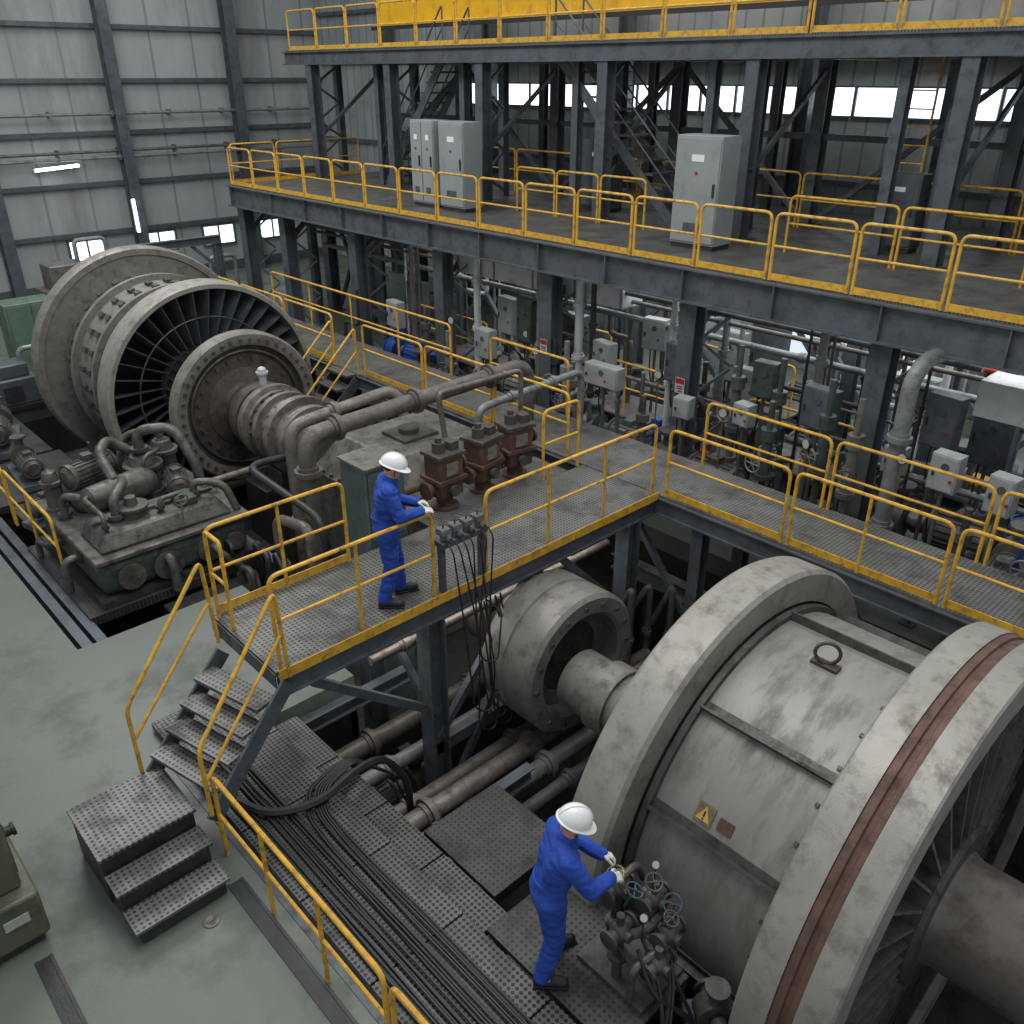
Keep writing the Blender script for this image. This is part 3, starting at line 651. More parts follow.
def cablething(pts,r,label,name='hose',cat='hose',group=None,m='rubber',bend=.3):
    p0=V(pts[0]); b=MB(); b.tube([V(p)-p0 for p in pts],r,6,bend,6); return mk(b,name,m,loc=p0,label=label,cat=cat,group=group)
hr=random.Random(5)
for i in range(7):
    x=5.24+i*.10; dz=.6-hr.random()*1.2; rr=hr.uniform(-.35,.35)
    cablething([(x,6.65,2.2),(x,6.56,2.12),(x+rr*.6,6.52,1.1),(x+rr,6.45,dz),(x+rr+.25,6.42,dz-.15),(x+rr+.4,6.5,dz+.5),(x+rr+.4,6.78,1.1)],.011,'thin black hose hanging from the valve cluster',group='hanging hoses')

# left pump skid
ps=thing('lubrication_unit','dark oily boxy cast pump unit packed with pipes and flanges','machine',(4.05,13.0,0))
b=MB(); b.bb(-1.15,1.15,-1.3,1.3,.1,.66); mk(b,'oil_tank','machine_green',ps,bevel=.14)
b=MB(); b.bb(-1.22,1.22,-1.38,1.38,0,.1); mk(b,'skid_frame','steel_black',ps)
b=MB(); b.bb(-1.2,1.2,-1.36,1.36,.66,.74); mk(b,'tank_lid','oily',ps,bevel=.02)
def motor(par,c,ax,L,r,m='machine_grey'):
    ax=V(ax).normalized(); c=V(c)
    b=MB(); b.cyl(c-ax*L*.38,c+ax*L*.38,r,seg=24)
    x,y,d=frame(ax)
    for k in range(20):
        a=2*pi*k/20; u=x*math.cos(a)+y*math.sin(a); b.bar(c-ax*L*.34+u*r*1.04,c+ax*L*.34+u*r*1.04,r*.14,r*.05,up=u)
    for s in(-1,1): b.cyl(c+ax*s*L*.38,c+ax*s*L*.44,r*1.1,r*1.05,seg=24); b.cyl(c+ax*s*L*.44,c+ax*s*L*.5,r*.9,r*.6,seg=24)
    o=mk(b,'motor',m,par)
    b=MB(); b.box(c+V((0,0,r*1.15)),(r*.8,r*.8,r*.5)); mk(b,'terminal_box',m,par,bevel=.01)
    b=MB(); b.box(c-V((0,0,r*1.02)),(r*1.5,r*1.5,r*.25)); mk(b,'motor_foot','cast_dark',par)
    return o
vs=[(-1.05,-1.2,.74),(1.0,-1.2,.74),(1.0,-.25,.74),(-1.05,-.25,.74),(-.92,-1.05,1.0),(.85,-1.05,1.0),(.85,-.35,1.0),(-.92,-.35,1.0)]
b=MB(); b.add(vs,[(3,2,1,0),(0,1,5,4),(1,2,6,5),(2,3,7,6),(3,0,4,7),(4,5,6,7)]); mk(b,'pump_casing','oily',ps,bevel=.05)
b=MB(); b.bb(-.95,.9,-.73,-.67,1.0,1.05); mk(b,'casing_rib','cast_dark',ps)
b=MB(); b.lathe([(-.6,0),(-.57,.15),(-.5,.22),(.4,.24),(.5,.22),(.58,.14),(.6,0)],c=(-.25,.0,1.12),axis=(1,.2,0),seg=32); mk(b,'horizontal_vessel','oily',ps)
b=MB(); b.bb(-.5,-.3,-.2,.15,.74,.95); mk(b,'vessel_saddle','cast_dark',ps)
b=MB(); b.bb(-.8,.0,.35,1.2,.74,1.05); mk(b,'gear_case','oily',ps,bevel=.08)
motor(ps,(-.4,.8,1.26),(.9,.3,0),.9,.2,'oily')
motor(ps,(.65,.0,1.0),(.3,1,0),.7,.17,'oily')
for (cx,cy,r) in ((.35,.55,.24),(.85,.95,.19),(-.98,.85,.13)):
    b=MB(); b.lathe([(0,0),(0,r*1.25),(.05,r*1.25),(.06,r),(.42,r*1.05),(.43,r*1.3),(.49,r*1.3),(.5,r),(.64,r*.75),(.7,0)],c=(cx,cy,.74),axis=(0,0,1),seg=28); mk(b,'filter_vessel','oily',ps)
for (P_,r) in (([(.35,.55,1.4),(.35,.55,1.8),(.85,.3,1.8),(.98,-.1,1.2),(.98,-.1,.74)],.085),([(.35,.75,1.3),(.0,.9,1.65),(-.3,.5,1.6),(-.3,0,1.3)],.08),([(.6,-.75,1.0),(.6,-.75,1.25),(1.0,-.95,1.2),(1.1,-1.1,.74)],.06),([(-1.0,.4,.74),(-1.0,.4,1.15),(-.75,-.0,1.12)],.06),([(.85,.95,1.3),(.85,.95,1.6),(.3,1.15,1.55),(.1,1.15,.74)],.06),([(-.6,-.75,1.0),(-.6,-.75,1.35),(-.3,-.4,1.4),(-.2,-.05,1.3)],.07),([(-.2,-1.25,.5),(-.2,-1.55,.5),(-.2,-1.55,-.0)],.07),([(.5,-1.25,.45),(.5,-1.6,.4),(.8,-1.6,.02)],.05),([(-1.1,-.5,.5),(-1.4,-.5,.5),(-1.4,-.5,.0)],.06),([(-1.1,.3,.45),(-1.38,.3,.45),(-1.38,.9,.3),(-1.38,.9,0)],.045),([(1.1,-.4,.4),(1.4,-.4,.4),(1.4,.4,.5),(1.4,.4,0)],.06),([(.0,-.9,1.0),(.0,-.9,1.2),(.35,-.9,1.2),(.35,-.9,1.0)],.04),([(-.85,-1.0,1.0),(-.85,-1.0,1.25),(-.85,-.2,1.25),(-.6,-.1,1.2)],.035),([(.2,.1,.74),(.2,.1,1.5),(.6,.3,1.5),(.6,.8,1.3)],.035)):
    b=MB(); b.tube(P_,r,14,.2,6); mk(b,'pipework','oily',ps)
    p0=V(P_[0]);p1=V(P_[1]); d=(p1-p0).normalized(); c=p0+d*.08
    b=MB(); b.cyl(c-d*.03,c+d*.03,r*1.7,seg=18); mk(b,'pipe_flange','cast_dark',ps)
for (x,z,r) in ((-.75,.38,.16),(-.2,.36,.18),(.45,.38,.16),(.88,.36,.12)):
    b=MB(); b.cyl((x,-1.3,z),(x,-1.38,z),r,seg=22); b.cyl((x,-1.38,z),(x,-1.41,z),r*1.25,seg=22); mk(b,'access_port','oily',ps)
b=MB(); b.torus((.2,-1.25,1.25),(0,1,.3),.10,.012,20,6); b.cyl((.2,-1.25,1.15),(.2,-1.25,1.35),.01,seg=6); b.cyl((.1,-1.25,1.25),(.3,-1.25,1.25),.01,seg=6); b.cyl((.2,-1.25,1.25),(.2,-1.15,.74),.02,seg=8); mk(b,'handwheel','cast',ps)
b=MB(); b.lathe([(0,0),(0,.2),(.12,.2),(.13,.24),(.17,.24),(.18,.1),(.3,.08),(.3,0)],c=(-.35,-.72,1.0),axis=(0,0,1),seg=24); mk(b,'pump_head','cast_dark',ps)
b=MB(); b.bb(.25,.55,-1.0,-.6,1.0,1.12); mk(b,'hatch','machine_green',ps,bevel=.02)

def plate(x0,x1,y0,y1,z,label='dark chequered steel floor plate over the trench',m='plate',name='floor_plate',group='trench floor plates',th=.04):
    b=MB(); b.bb(0,x1-x0,0,y1-y0,-th,0); b.bb(0,x1-x0,0,.05,-th-.1,-th); b.bb(0,x1-x0,y1-y0-.05,y1-y0,-th-.1,-th)
    return mk(b,name,m,loc=(x0,y0,z),label=label,cat='floor plate',group=group)
plate(2.85,5.3,14.5,16.2,-.02); plate(2.7,4.4,16.3,18.4,-.02); plate(2.7,4.3,18.5,21.4,-.02); plate(2.6,5.3,11.55,14.4,-.01)
plate(3.6,4.9,11.0,11.5,-.2)
for (x,y0,y1) in ((2.35,10.95,21.3),(2.55,10.95,16),(5.4,10.95,14),(2.5,16,21.3)):
    b=MB(); b.ibeam((0,0,0),(0,y1-y0,0),.2,.14,.02); mk(b,'trench_beam','steel_dark',loc=(x,y0,-.16),label='dark steel beam edging the machine trench',cat='beam',group='trench beams')
rail((2.72,12.9),(2.72,15.3),0,group='floor guardrails',posts=1,toe=False,label='yellow guardrail beside the machine trench')
rail((2.72,15.4),(2.72,18.5),0,group='floor guardrails',posts=1,toe=False,label='yellow guardrail beside the machine trench')

# ------------------------------------------------------------------ generic equipment prototypes
def elecbox(loc,w,h,d,z,m='box_grey',label='grey electrical junction box on a steel post',rz=0,group=None):
    o=thing('junction_box',label,'electrical box',(loc[0],loc[1],0),rz,group)
    b=MB(); b.bb(0,d,-w/2,w/2,z,z+h); mk(b,'box_body',m,o,bevel=.008)
    b=MB(); b.bb(-.012,0,-w/2+.02,w/2-.02,z+.02,z+h-.02); dr=mk(b,'door',m,o,bevel=.004)
    b=MB(); b.bb(-.03,-.012,w/2-.08,w/2-.05,z+h*.4,z+h*.55); mk(b,'latch','steel_black',dr)
    if h>.35:
        b=MB(); b.cyl((-.012,-.02,z+h*.7),(-.03,-.02,z+h*.7),.05,seg=14); mk(b,'dial','glass',dr)
        b=MB(); b.cyl((-.012,-.12,z+h*.35),(-.03,-.12,z+h*.35),.022,seg=10); mk(b,'push_button','red',dr)
    b=MB(); b.tube([(d/2,0,z),(d/2,0,0)],.03,8); b.bb(d/2-.1,d/2+.1,-.1,.1,0,.02); mk(b,'post','pipe_dark',o)
    b=MB(); b.tube([(d/2,.1,z),(d/2,.1,z-.4),(d/2+.2,.15,z-.8)],.014,6,.1); mk(b,'conduit','rubber',o)
    return o
def pumpset(loc,rz,m='machine_grey',label='grey motor-driven pump set on a base frame',s=1,gm='machine_grey'):
    o=thing('pump_set',label,'pump',loc,rz); o.scale=(s,s,s)
    b=MB(); b.bb(-.75,.75,-.3,.3,0,.14); mk(b,'base_frame','steel_dark',o,bevel=.01)
    motor(o,(-.32,0,.45),(1,0,0),.75,.2,m)
    b=MB(); b.cyl((.05,0,.45),(.25,0,.45),.09,seg=14); mk(b,'coupling_guard',gm,o)
    b=MB(); b.cyl((.28,0,.42),(.52,0,.42),.24,seg=24); b.cyl((.52,0,.42),(.68,0,.42),.11,seg=16); b.cyl((.66,0,.42),(.7,0,.42),.17,seg=16); b.cyl((.4,0,.6),(.4,0,.82),.09,seg=14); b.cyl((.4,0,.8),(.4,0,.84),.15,seg=16); b.bb(.3,.5,-.15,.15,.14,.25); mk(b,'volute',m,o)
    return o
def valveassy(loc,rz,m='pipe_grey',h=1.6,wm='blue',label='vertical pipe valve with handwheel'):
    o=thing('gate_valve',label,'valve',loc,rz)
    b=MB(); b.cyl((0,0,0),(0,0,h*.5),.06,seg=14); b.cyl((0,0,h*.5),(0,0,h*.75),.10,.07,seg=16); b.cyl((0,0,h*.49),(0,0,h*.52),.14,seg=16); b.cyl((0,0,h*.3),(0,0,h*.33),.12,seg=16); b.tube([(0,0,h*.58),(.4,0,h*.58),(.4,0,0)],.05,10,.1,5); b.cyl((0,0,h*.75),(0,0,h*.82),.12,seg=14); b.cyl((0,0,h*.82),(0,0,h),.05,seg=10); mk(b,'valve_body',m,o)
    b=MB(); b.cyl((-.02,0,h*.62),(-.3,0,h*.62),.018,seg=8); mk(b,'stem','cast',o)
    b=MB(); b.torus((-.3,0,h*.62),(1,0,0),.14,.015,24,6)
    for k in range(3):
        a=pi*k/3; b.cyl((-.3,math.cos(a)*.14,h*.62+math.sin(a)*.14),(-.3,-math.cos(a)*.14,h*.62-math.sin(a)*.14),.009,seg=6)
    mk(b,'handwheel',wm,o)
    return o
def gauge(loc,label='small round pressure gauge on a thin pipe',h=1.3):
    o=thing('pressure_gauge',label,'gauge',loc,random.uniform(-.4,.4))
    b=MB(); b.cyl((0,0,0),(0,0,h),.015,seg=8); mk(b,'stem','brass',o)
    b=MB(); b.cyl((-.03,0,h+.07),(.03,0,h+.07),.08,seg=20); mk(b,'case','steel_black',o)
    b=MB(); b.cyl((-.035,0,h+.07),(-.03,0,h+.07),.068,seg=20); mk(b,'dial_face','dial',o)
    return o

Bx=[(10.85,3.55,.36,.5,2.1,'box_grey'),(10.85,2.85,.32,.5,2.02,'box_grey'),(10.9,1.95,.36,.5,2.0,'box_grey'),(11.9,5.9,.55,.65,2.0,'steel_dark'),(11.0,9.5,.75,.38,2.0,'box_grey'),(11.6,4.5,.3,.4,1.8,'box_grey'),(11.4,6.9,.3,.36,1.9,'box_grey'),(12.9,7.8,.5,.6,1.7,'box_grey'),(12.6,10.9,.5,.5,1.7,'box_grey'),(11.5,13.2,.45,.6,1.6,'box_grey'),(12.9,14,.6,.8,1.7,'cabinet'),(11.6,16.5,.5,.6,1.6,'box_grey'),(13.6,3.9,.6,.9,1.5,'steel_dark'),(14.2,6,.6,.8,1.6,'box_grey'),(14.5,9.2,.6,1.0,1.4,'box_grey'),(12.4,1.1,.6,.8,1.8,'box_grey'),(13.5,12.5,.6,.9,1.4,'steel_dark'),(11.2,7.9,.3,.35,1.8,'box_grey'),(13.4,5.0,.5,.5,2.2,'box_grey'),(13.6,2.2,.5,.6,2.0,'box_grey'),(13.2,10.1,.5,.6,2.1,'box_grey'),
 (12.5,4.3,.5,.8,2.0,'steel_dark'),(12.3,7.1,.4,.6,2.1,'machine_green'),(14.0,8.1,.7,1.2,1.6,'steel_dark'),(12.4,9.0,.4,.7,1.9,'steel_dark'),(12.5,13.0,.5,.9,1.8,'machine_green'),(15.4,5.5,.9,1.4,1.2,'cabinet'),(15.6,10,.9,1.4,1.2,'cabinet'),(15.2,13.5,.9,1.5,1.2,'steel_dark'),(13.0,17.5,.7,1.0,1.3,'steel_dark'),(12.4,15.6,.5,.8,1.6,'steel_dark')]
for (x,y,w,h,z,m) in Bx:
    elecbox((x,y),w,h,.22,z,m,label={'steel_dark':'dark steel switch box on a post beneath the mezzanine','machine_green':'dark green switch box on a post beneath the mezzanine'}.get(m,'grey electrical junction box on a post beneath the mezzanine'),rz=random.uniform(-.15,.15))
cols=['machine_grey','cast_dark','machine_green','machine_grey','cast_dark','oily','blue','teal']
i=0
for (x,y,rz) in ((12.4,2.9,.1),(12.9,4.2,1.6),(11.6,5.0,1.4),(12.6,6.9,0.1),(13.9,5.4,.2),(11.9,8.0,1.5),(13.2,9.5,0),(12.4,10.3,1.6),(14.2,7.4,1.5),(11.7,11.6,1.5),(13.2,11.6,.1),(12.7,13.6,1.6),(11.7,15,1.5),(13.6,15.2,0),(12.6,17.2,1.5),(14.6,11,1.6),(14.9,4,1.5),(13.4,1.2,1.5),(15.6,6.8,0),(16.4,8.8,1.5),(14.4,2.4,0),(16.5,4.6,.2)):
    m=cols[i%8]; pumpset((x,y,0),rz,m,label={'blue':'blue motor-driven pump set','machine_green':'dark green motor-driven pump set','teal':'teal motor-driven pump set','cast_dark':'blackened motor-driven pump set','oily':'oily dark motor-driven pump set'}.get(m,'grey motor-driven pump set')+' on the plant floor',s=random.uniform(1.1,1.6),gm='yellow' if i%4==0 else 'machine_grey'); i+=1
for (x,y,wm) in ((11.2,4.9,'wheel_blue'),(11.1,3.2,'wheel_blue'),(11.25,2.4,'cast'),(11.3,6.3,'cast'),(12.2,7.5,'cast'),(11.5,8.9,'red'),(11.2,10.5,'wheel_blue'),(12.3,11.9,'cast'),(13,8.7,'cast'),(11.4,14.2,'wheel_blue'),(12.2,16,'red'),(14,10,'cast'),(11.2,1.6,'wheel_blue'),(12.9,5.6,'wheel_blue'),(13.9,13.4,'cast'),(11.5,5.5,'cast'),(12,6.6,'wheel_blue'),(11.8,10.9,'cast')):
    valveassy((x,y,0),random.uniform(-.5,.5),random.choice(['pipe_dark','machine_grey','pipe_grey','machine_green','cast_dark','oily']),random.uniform(1.8,3.0),wm,label='vertical pipe valve with %s handwheel'%({'cast':'grey','wheel_blue':'dull blue'}.get(wm,wm)))
for (x,y) in ((11.0,5.5),(11.2,4.2),(11.2,2.1),(11.4,7.2),(11.3,9.3),(11.1,11.2),(12,9),(12.5,12.9),(11.2,13.8)): gauge((x,y,0),h=random.uniform(1.6,2.3))
rnd=random.Random(3)
for (x,z,r,m,y0,y1) in ((12.8,3.2,.05,'pipe_dark',4,22),(13.0,3.0,.04,'brownpipe',4,22),(11.8,.35,.1,'pipe_dark',-2,21),(11.15,.25,.07,'brownpipe',-2,21),(13.3,2.6,.06,'pipe_grey',-2,22),(13.9,2.9,.045,'red',4,16),(14.6,.5,.12,'pipe_grey',-2,22),(16.4,3.0,.12,'pipe_grey',-2,22),(13.1,.4,.07,'red',2,12),(12.75,1.35,.05,'pipe_dark',-2,8.3),(12.75,1.6,.04,'brownpipe',-2,15),(18.6,2.4,.12,'duct_white',-2,22)):
    pipe([(x,y0,z),(x,y1,z)],r,m,{'red':'red fire-water pipe running between the columns','brownpipe':'brown pipe running between the columns','pipe_dark':'dark grey pipe running between the columns','pipe_grey':'grey pipe running between the columns','duct_white':'pale lagged pipe running between the columns'}[m],0,[(0,t/8) for t in range(1,8)],seg=12)
for i in range(70):
    y=rnd.uniform(.2,20) if i%2 else rnd.uniform(.5,11); x=rnd.choice([11.7,12.7,13.0,13.4,13.9,14.8,15.6,16.2,16.8,18]); r=rnd.choice([.025,.035,.045,.06]); m=rnd.choice(['pipe_dark','pipe_grey','brownpipe','duct_white','steel_black','pipe_grey'])
    z1=3.55 if x>12.2 else rnd.choice([2.2,1.8,1.4]); dy=rnd.choice([-1,1])*rnd.uniform(.4,1.4)
    pts=[(x,y,0),(x,y,z1*.6),(x,y+dy,z1*.6),(x,y+dy,z1)] if rnd.random()<.35 else [(x,y,0),(x,y,z1)]
    pipe(pts,r,m,'vertical process pipe rising beneath the mezzanine',.15,((0,.3),(0,.7)),group='vertical process pipes',seg=10)
pipe([(11.3,4.35,0),(11.3,4.35,3.3),(11.6,4.35,3.5),(12.9,4.35,3.45)],.11,'pipe_grey','pale grey drain pipe rising beside the walkway',.25,((0,.35),(0,.75)))
for (x,y,m,r) in ((12.6,9.2,'duct_white',.06),(12.6,11.5,'duct_white',.09),(12.6,12.6,'pipe_grey',.08),(12.6,14.6,'duct_white',.08),(12.6,6.3,'pipe_grey',.07)):
    pipe([(x,y,0),(x,y,3.55)],r,m,'pale upright pipe rising beneath the mezzanine',0,((0,.5),(0,.8)),group='pale upright pipes')
for (y0,y1,x,z) in ((-2,3.9,12.5,2.62),(10.5,15.5,12.7,2.9)):
    o=thing('ventilation_duct','pale rectangular ventilation duct slung under the mezzanine','duct',(x,y0,z))
    b=MB(); b.bb(0,.6,0,y1-y0,0,.52); mk(b,'duct_body','duct_white',o,bevel=.01)
    y=.02
    while y<y1-y0:
        b=MB(); b.bb(-.02,.62,y,y+.04,-.02,.54); mk(b,'duct_flange','pipe_grey',o)
        b=MB(); b.cyl((.3,y+.02,.54),(.3,y+.02,ZM-.06-z),.012,seg=6); mk(b,'hanger_rod','steel_black',o); y+=1.2
for (x,y) in ((12.9,2.5),(13.5,2.0),(13.5,3.0),(15.5,3.2)):
    b=MB(); b.lathe([(0,0),(0,.3),(.3,.3),(.32,.315),(.34,.3),(.6,.3),(.62,.315),(.64,.3),(.9,.3),(.9,.27),(.87,.27),(.87,0)],axis=(0,0,1),seg=32)
    mk(b,'steel_drum','blue',loc=(x,y,0),label='blue steel drum standing on the plant floor',cat='drum',group='blue drums')
for (x,y,h) in ((12.25,2.55,2.15),(12.3,1.3,2.0)):
    o=thing('pressure_tank','upright blue pressure tank with domed ends and pipe','tank',(x,y,0),group='blue pressure tanks')
    b=MB(); b.lathe([(.25,0),(.28,.15),(.4,.24),(h-.2,.24),(h-.06,.15),(h,0)],axis=(0,0,1),seg=28); mk(b,'tank_body','blue',o)
    for a in (0,2.1,4.2):
        b=MB(); b.cyl((math.cos(a)*.2,math.sin(a)*.2,0),(math.cos(a)*.2,math.sin(a)*.2,.4),.025,seg=8); mk(b,'leg','steel_dark',o)
    b=MB(); b.tube([(0,0,h-.02),(0,0,h+.2),(-.3,0,h+.2),(-.3,0,.0)],.03,8,.08); mk(b,'pipework','pipe_grey',o)
for y in (8.6,12.0):
    o=thing('notice_plate','small white and red notice plate on a column','sign',(12.10,y,1.85))
    b=MB(); b.bb(0,.012,-.1,.1,0,.28); mk(b,'plate','dial',o)
    b=MB(); b.bb(-.004,0,-.09,.09,.18,.27); b.bb(-.004,0,-.06,.06,.12,.14); b.bb(-.004,0,-.06,.06,.08,.10);  b.bb(-.004,0,-.06,.03,.03,.05); mk(b,'printed_mark','red',o)
for (x,y0,y1) in ((12.8,5.6,7.6),(12.8,9.4,11.4),(14.2,12,14.5),(12.8,14.5,17),(15.0,8,10.5)):
    rail((x,y0),(x,y1),.8,group='equipment guardrails',posts=1,toe=False,label='yellow guardrail around equipment beneath the mezzanine')
    o=thing('equipment_platform','raised perforated steel platform beneath the mezzanine','platform',(x-.1,y0,0),group='equipment platforms')
    b=MB(); b.bb(0,1.1,0,y1-y0,.76,.8); mk(b,'deck','deck',o)
    for xx in (.05,1.05):
        for yy in (.1,y1-y0-.1): b=MB(); b.bb(xx-.04,xx+.04,yy-.04,yy+.04,0,.76); mk(b,'leg','steel_dark',o)

# ------------------------------------------------------------------ pit content near
o=thing('work_platform','dark chequered steel platform under the working man','platform',(3.34,2.4,0))
b=MB(); b.bb(0,.95,0,1.5,.07,.12); mk(b,'deck','plate',o)
for (x,y) in ((.12,.05),(.9,.05),(.12,1.45),(.9,1.45)):
    b=MB(); b.bb(x-.04,x+.04,y-.04,y+.04,-2.9,.07); mk(b,'leg','steel_black',o)
plate(3.75,4.75,4.25,5.35,-.12,group='work platform plates'); plate(3.6,4.1,1.0,2.1,-.2,group='work platform plates')
for (y,z,r,m,x0,x1) in ((6.2,-1.0,.13,'rust_pale',3.8,9.0),(5.85,-1.05,.12,'pipe_grey',3.7,9.0),(5.5,-1.1,.09,'pipe_dark',3.8,9.0),(6.55,-1.15,.11,'brownpipe',3.8,9.0),(7.1,-.95,.1,'pipe_grey',3.9,9.0),(7.5,-.8,.12,'brownpipe',3.9,9.0),(4.0,-.9,.12,'steel_black',3.8,4.6),(7.3,.6,.06,'brownpipe',4.5,8.8),(5.15,-1.3,.1,'pipe_dark',3.8,9.0)):
    pipe([(x0,y,z),(x1,y,z)],r,m,'long grimy pipe crossing the machine pit',0,((0,.12),(0,.45),(0,.8)),group='pit pipes')
for (x,y0,y1,z) in ((3.62,-3,7.7,-.55),(9.6,-3,7.8,-.2),(3.62,-3,7.7,-1.5),(8.4,4.1,7.8,-1.6),(5.2,4.1,7.8,-1.6)):
    b=MB(); b.ibeam((0,0,0),(0,y1-y0,0),.26,.18,.02); mk(b,'pit_beam','steel_dark',loc=(x,y0,z),label='dark steel beam spanning the machine pit',cat='beam',group='pit beams')
for (y,z) in ((4.0,-.3),(5.45,-.35),(7.8,-.2),(2.1,-.45)):
    b=MB(); b.ibeam((0,0,0),(4.5-2.3 if y<5 else 3.1,0,0),.2,.14,.02); mk(b,'pit_beam','steel_dark',loc=(2.3,y,z-.1),label='dark steel beam spanning the machine pit',cat='beam',group='pit beams')
for i in range(10):
    x=rnd.uniform(8.2,9.2); y=rnd.uniform(4.2,7.4)
    pipe([(x,y,-2.8),(x,y,rnd.uniform(-.6,.6)),(x+rnd.uniform(-.3,.3),y+.3,rnd.uniform(-.8,-.2))],rnd.choice([.05,.08]),'pipe_dark','dark upright pipe within the machine pit',.15,((0,.7),),group='pit riser pipes',seg=10)
for (x,y,rz) in ((8.9,5.0,1.5),(4.6,7.25,0)):
    pumpset((x,y,-2.9+.9),rz,'cast_dark',label='blackened pump set down in the machine pit',s=1.0)
    b=MB(); b.bb(-.85,.85,-.4,.4,0,.9); mk(b,'plinth','pit',loc=(x,y,-2.9),rz=rz,label='dark concrete plinth in the machine pit',cat='plinth',group='pit plinths')

y=-1.4
while y<7.6:
    b=MB(); b.bb(0,1.02,0,1.1,-.03,0); b.bb(0,.04,0,1.1,-.1,-.03); b.bb(.98,1.02,0,1.1,-.1,-.03)
    mk(b,'floor_grating','grating',loc=(2.28,y,.12),label='perforated dark steel grating panel over the cable trench',cat='grating',group='trench gratings'); y+=1.115
for x in (2.25,3.24):
    b=MB(); b.ibeam((0,0,0),(0,9.2,0),.3,.14,.02); mk(b,'trench_beam','steel_dark',loc=(x,-1.4,-.14),label='dark steel beam edging the cable trench',cat='beam',group='trench beams')
for i in range(4):
    b=MB(); b.bb(0,.3,0,.92,-.03,0); b.bb(0,.3,0,.03,-.08,-.03); mk(b,'cable_cover','grating',loc=(3.34,3.95+i*.94,.02),label='narrow perforated cover strip beside the trench',cat='grating',group='cover strips')
for i in range(20):
    bun=i//5; x=2.38+i*.028+bun*.035; ph=rnd.uniform(0,6); zz=.14+(.02 if i%2 else 0)
    pts=[]
    y=-1.2
    while y<5.9:
        pts.append((x+.008*math.sin(y*1.3+ph)+.004*math.sin(y*4+ph),y,zz)); y+=.4
    if i>=13:
        e=(i-13)/6; pts+=[(x+.03,6.05,.16),(x+.2,6.3+.1*(1-e),.17),(x+.6,6.42+.12*(1-e),.16),(3.7,6.42+.14*(1-e),.1),(4.1,6.4,-.3),(4.4,6.5,-1.2)]
    else:
        pts+=[(x,6.3,zz),(x-.02+.01*(i%3),6.8,zz),(x,7.4,zz),(x,7.66,.1),(x,7.72,-.4)]
    cablething(pts,.0135,'black power cable laid along the trench grating','power_cable','cable','trench power cables',bend=.12)
cablething([(2.42,6.75,.19),(2.55,6.35,.2),(3.0,6.1,.22),(3.5,6.25,.22),(3.95,6.35,.1),(4.3,6.4,-.5),(4.4,6.5,-1.6)],.045,'thick corrugated black hose curving into the pit',group='thick trench hoses',bend=.25)
rail((2.08,6.35),(2.08,3.6),0.0,h=1.05,group='floor guardrails',posts=2,toe=False,label='yellow tubular guardrail beside the cable trench')
rail((2.08,3.5),(2.08,.8),0.0,h=1.05,group='floor guardrails',posts=2,toe=False,label='yellow tubular guardrail beside the cable trench')
b=MB(); b.bb(0,.03,0,7.4,0,.012); b.bb(.13,.16,0,7.4,0,.012); b.bb(.03,.13,0,7.4,0,.005); mk(b,'floor_channel','steel_black',loc=(1.9,-1.4,0),label='dark steel channel set in the floor beside the trench',cat='channel')
b=MB(); b.bb(0,.04,0,5,0,.012); b.bb(.12,.15,0,5,0,.012); b.bb(.04,.12,0,5,0,.005); mk(b,'floor_channel','steel_black',loc=(.3,1.4,0),label='dark steel rail strip set in the floor',cat='channel')
b=MB(); b.lathe([(0,0),(0,.075),(.010,.075),(.014,.06),(.010,.045),(.010,0)],axis=(0,0,1),seg=28); b.bar((-.04,0,.013),(.04,0,.013),.01,.02); mk(b,'drain_cover','rust_pale',loc=(1.62,5.75,.0),label='small round dull metal drain cover in the floor',cat='drain cover')
oc=thing('machine_console','olive green machine console with a black knob','cabinet',(.10,7.0,0))
b=MB(); b.bb(-.6,.42,-.45,.6,.1,.6); b.bb(-.6,.34,-.3,.6,.6,1.3); mk(b,'body','olive',oc,bevel=.03)
b=MB(); b.bb(-.5,.36,-.4,.5,0,.1); mk(b,'plinth','steel_black',oc)
b=MB(); b.bb(.34,.355,-.2,.5,.68,1.25); d=mk(b,'door','olive',oc,bevel=.006)
b=MB(); b.cyl((.355,-.02,1.0),(.42,-.02,1.0),.045,seg=16); b.cyl((.42,-.02,1.0),(.45,-.02,1.0),.06,seg=16); mk(b,'knob','rubber',d)
b=MB(); b.bb(.1,.3,-.46,-.45,.35,.45); mk(b,'nameplate','dial',oc)

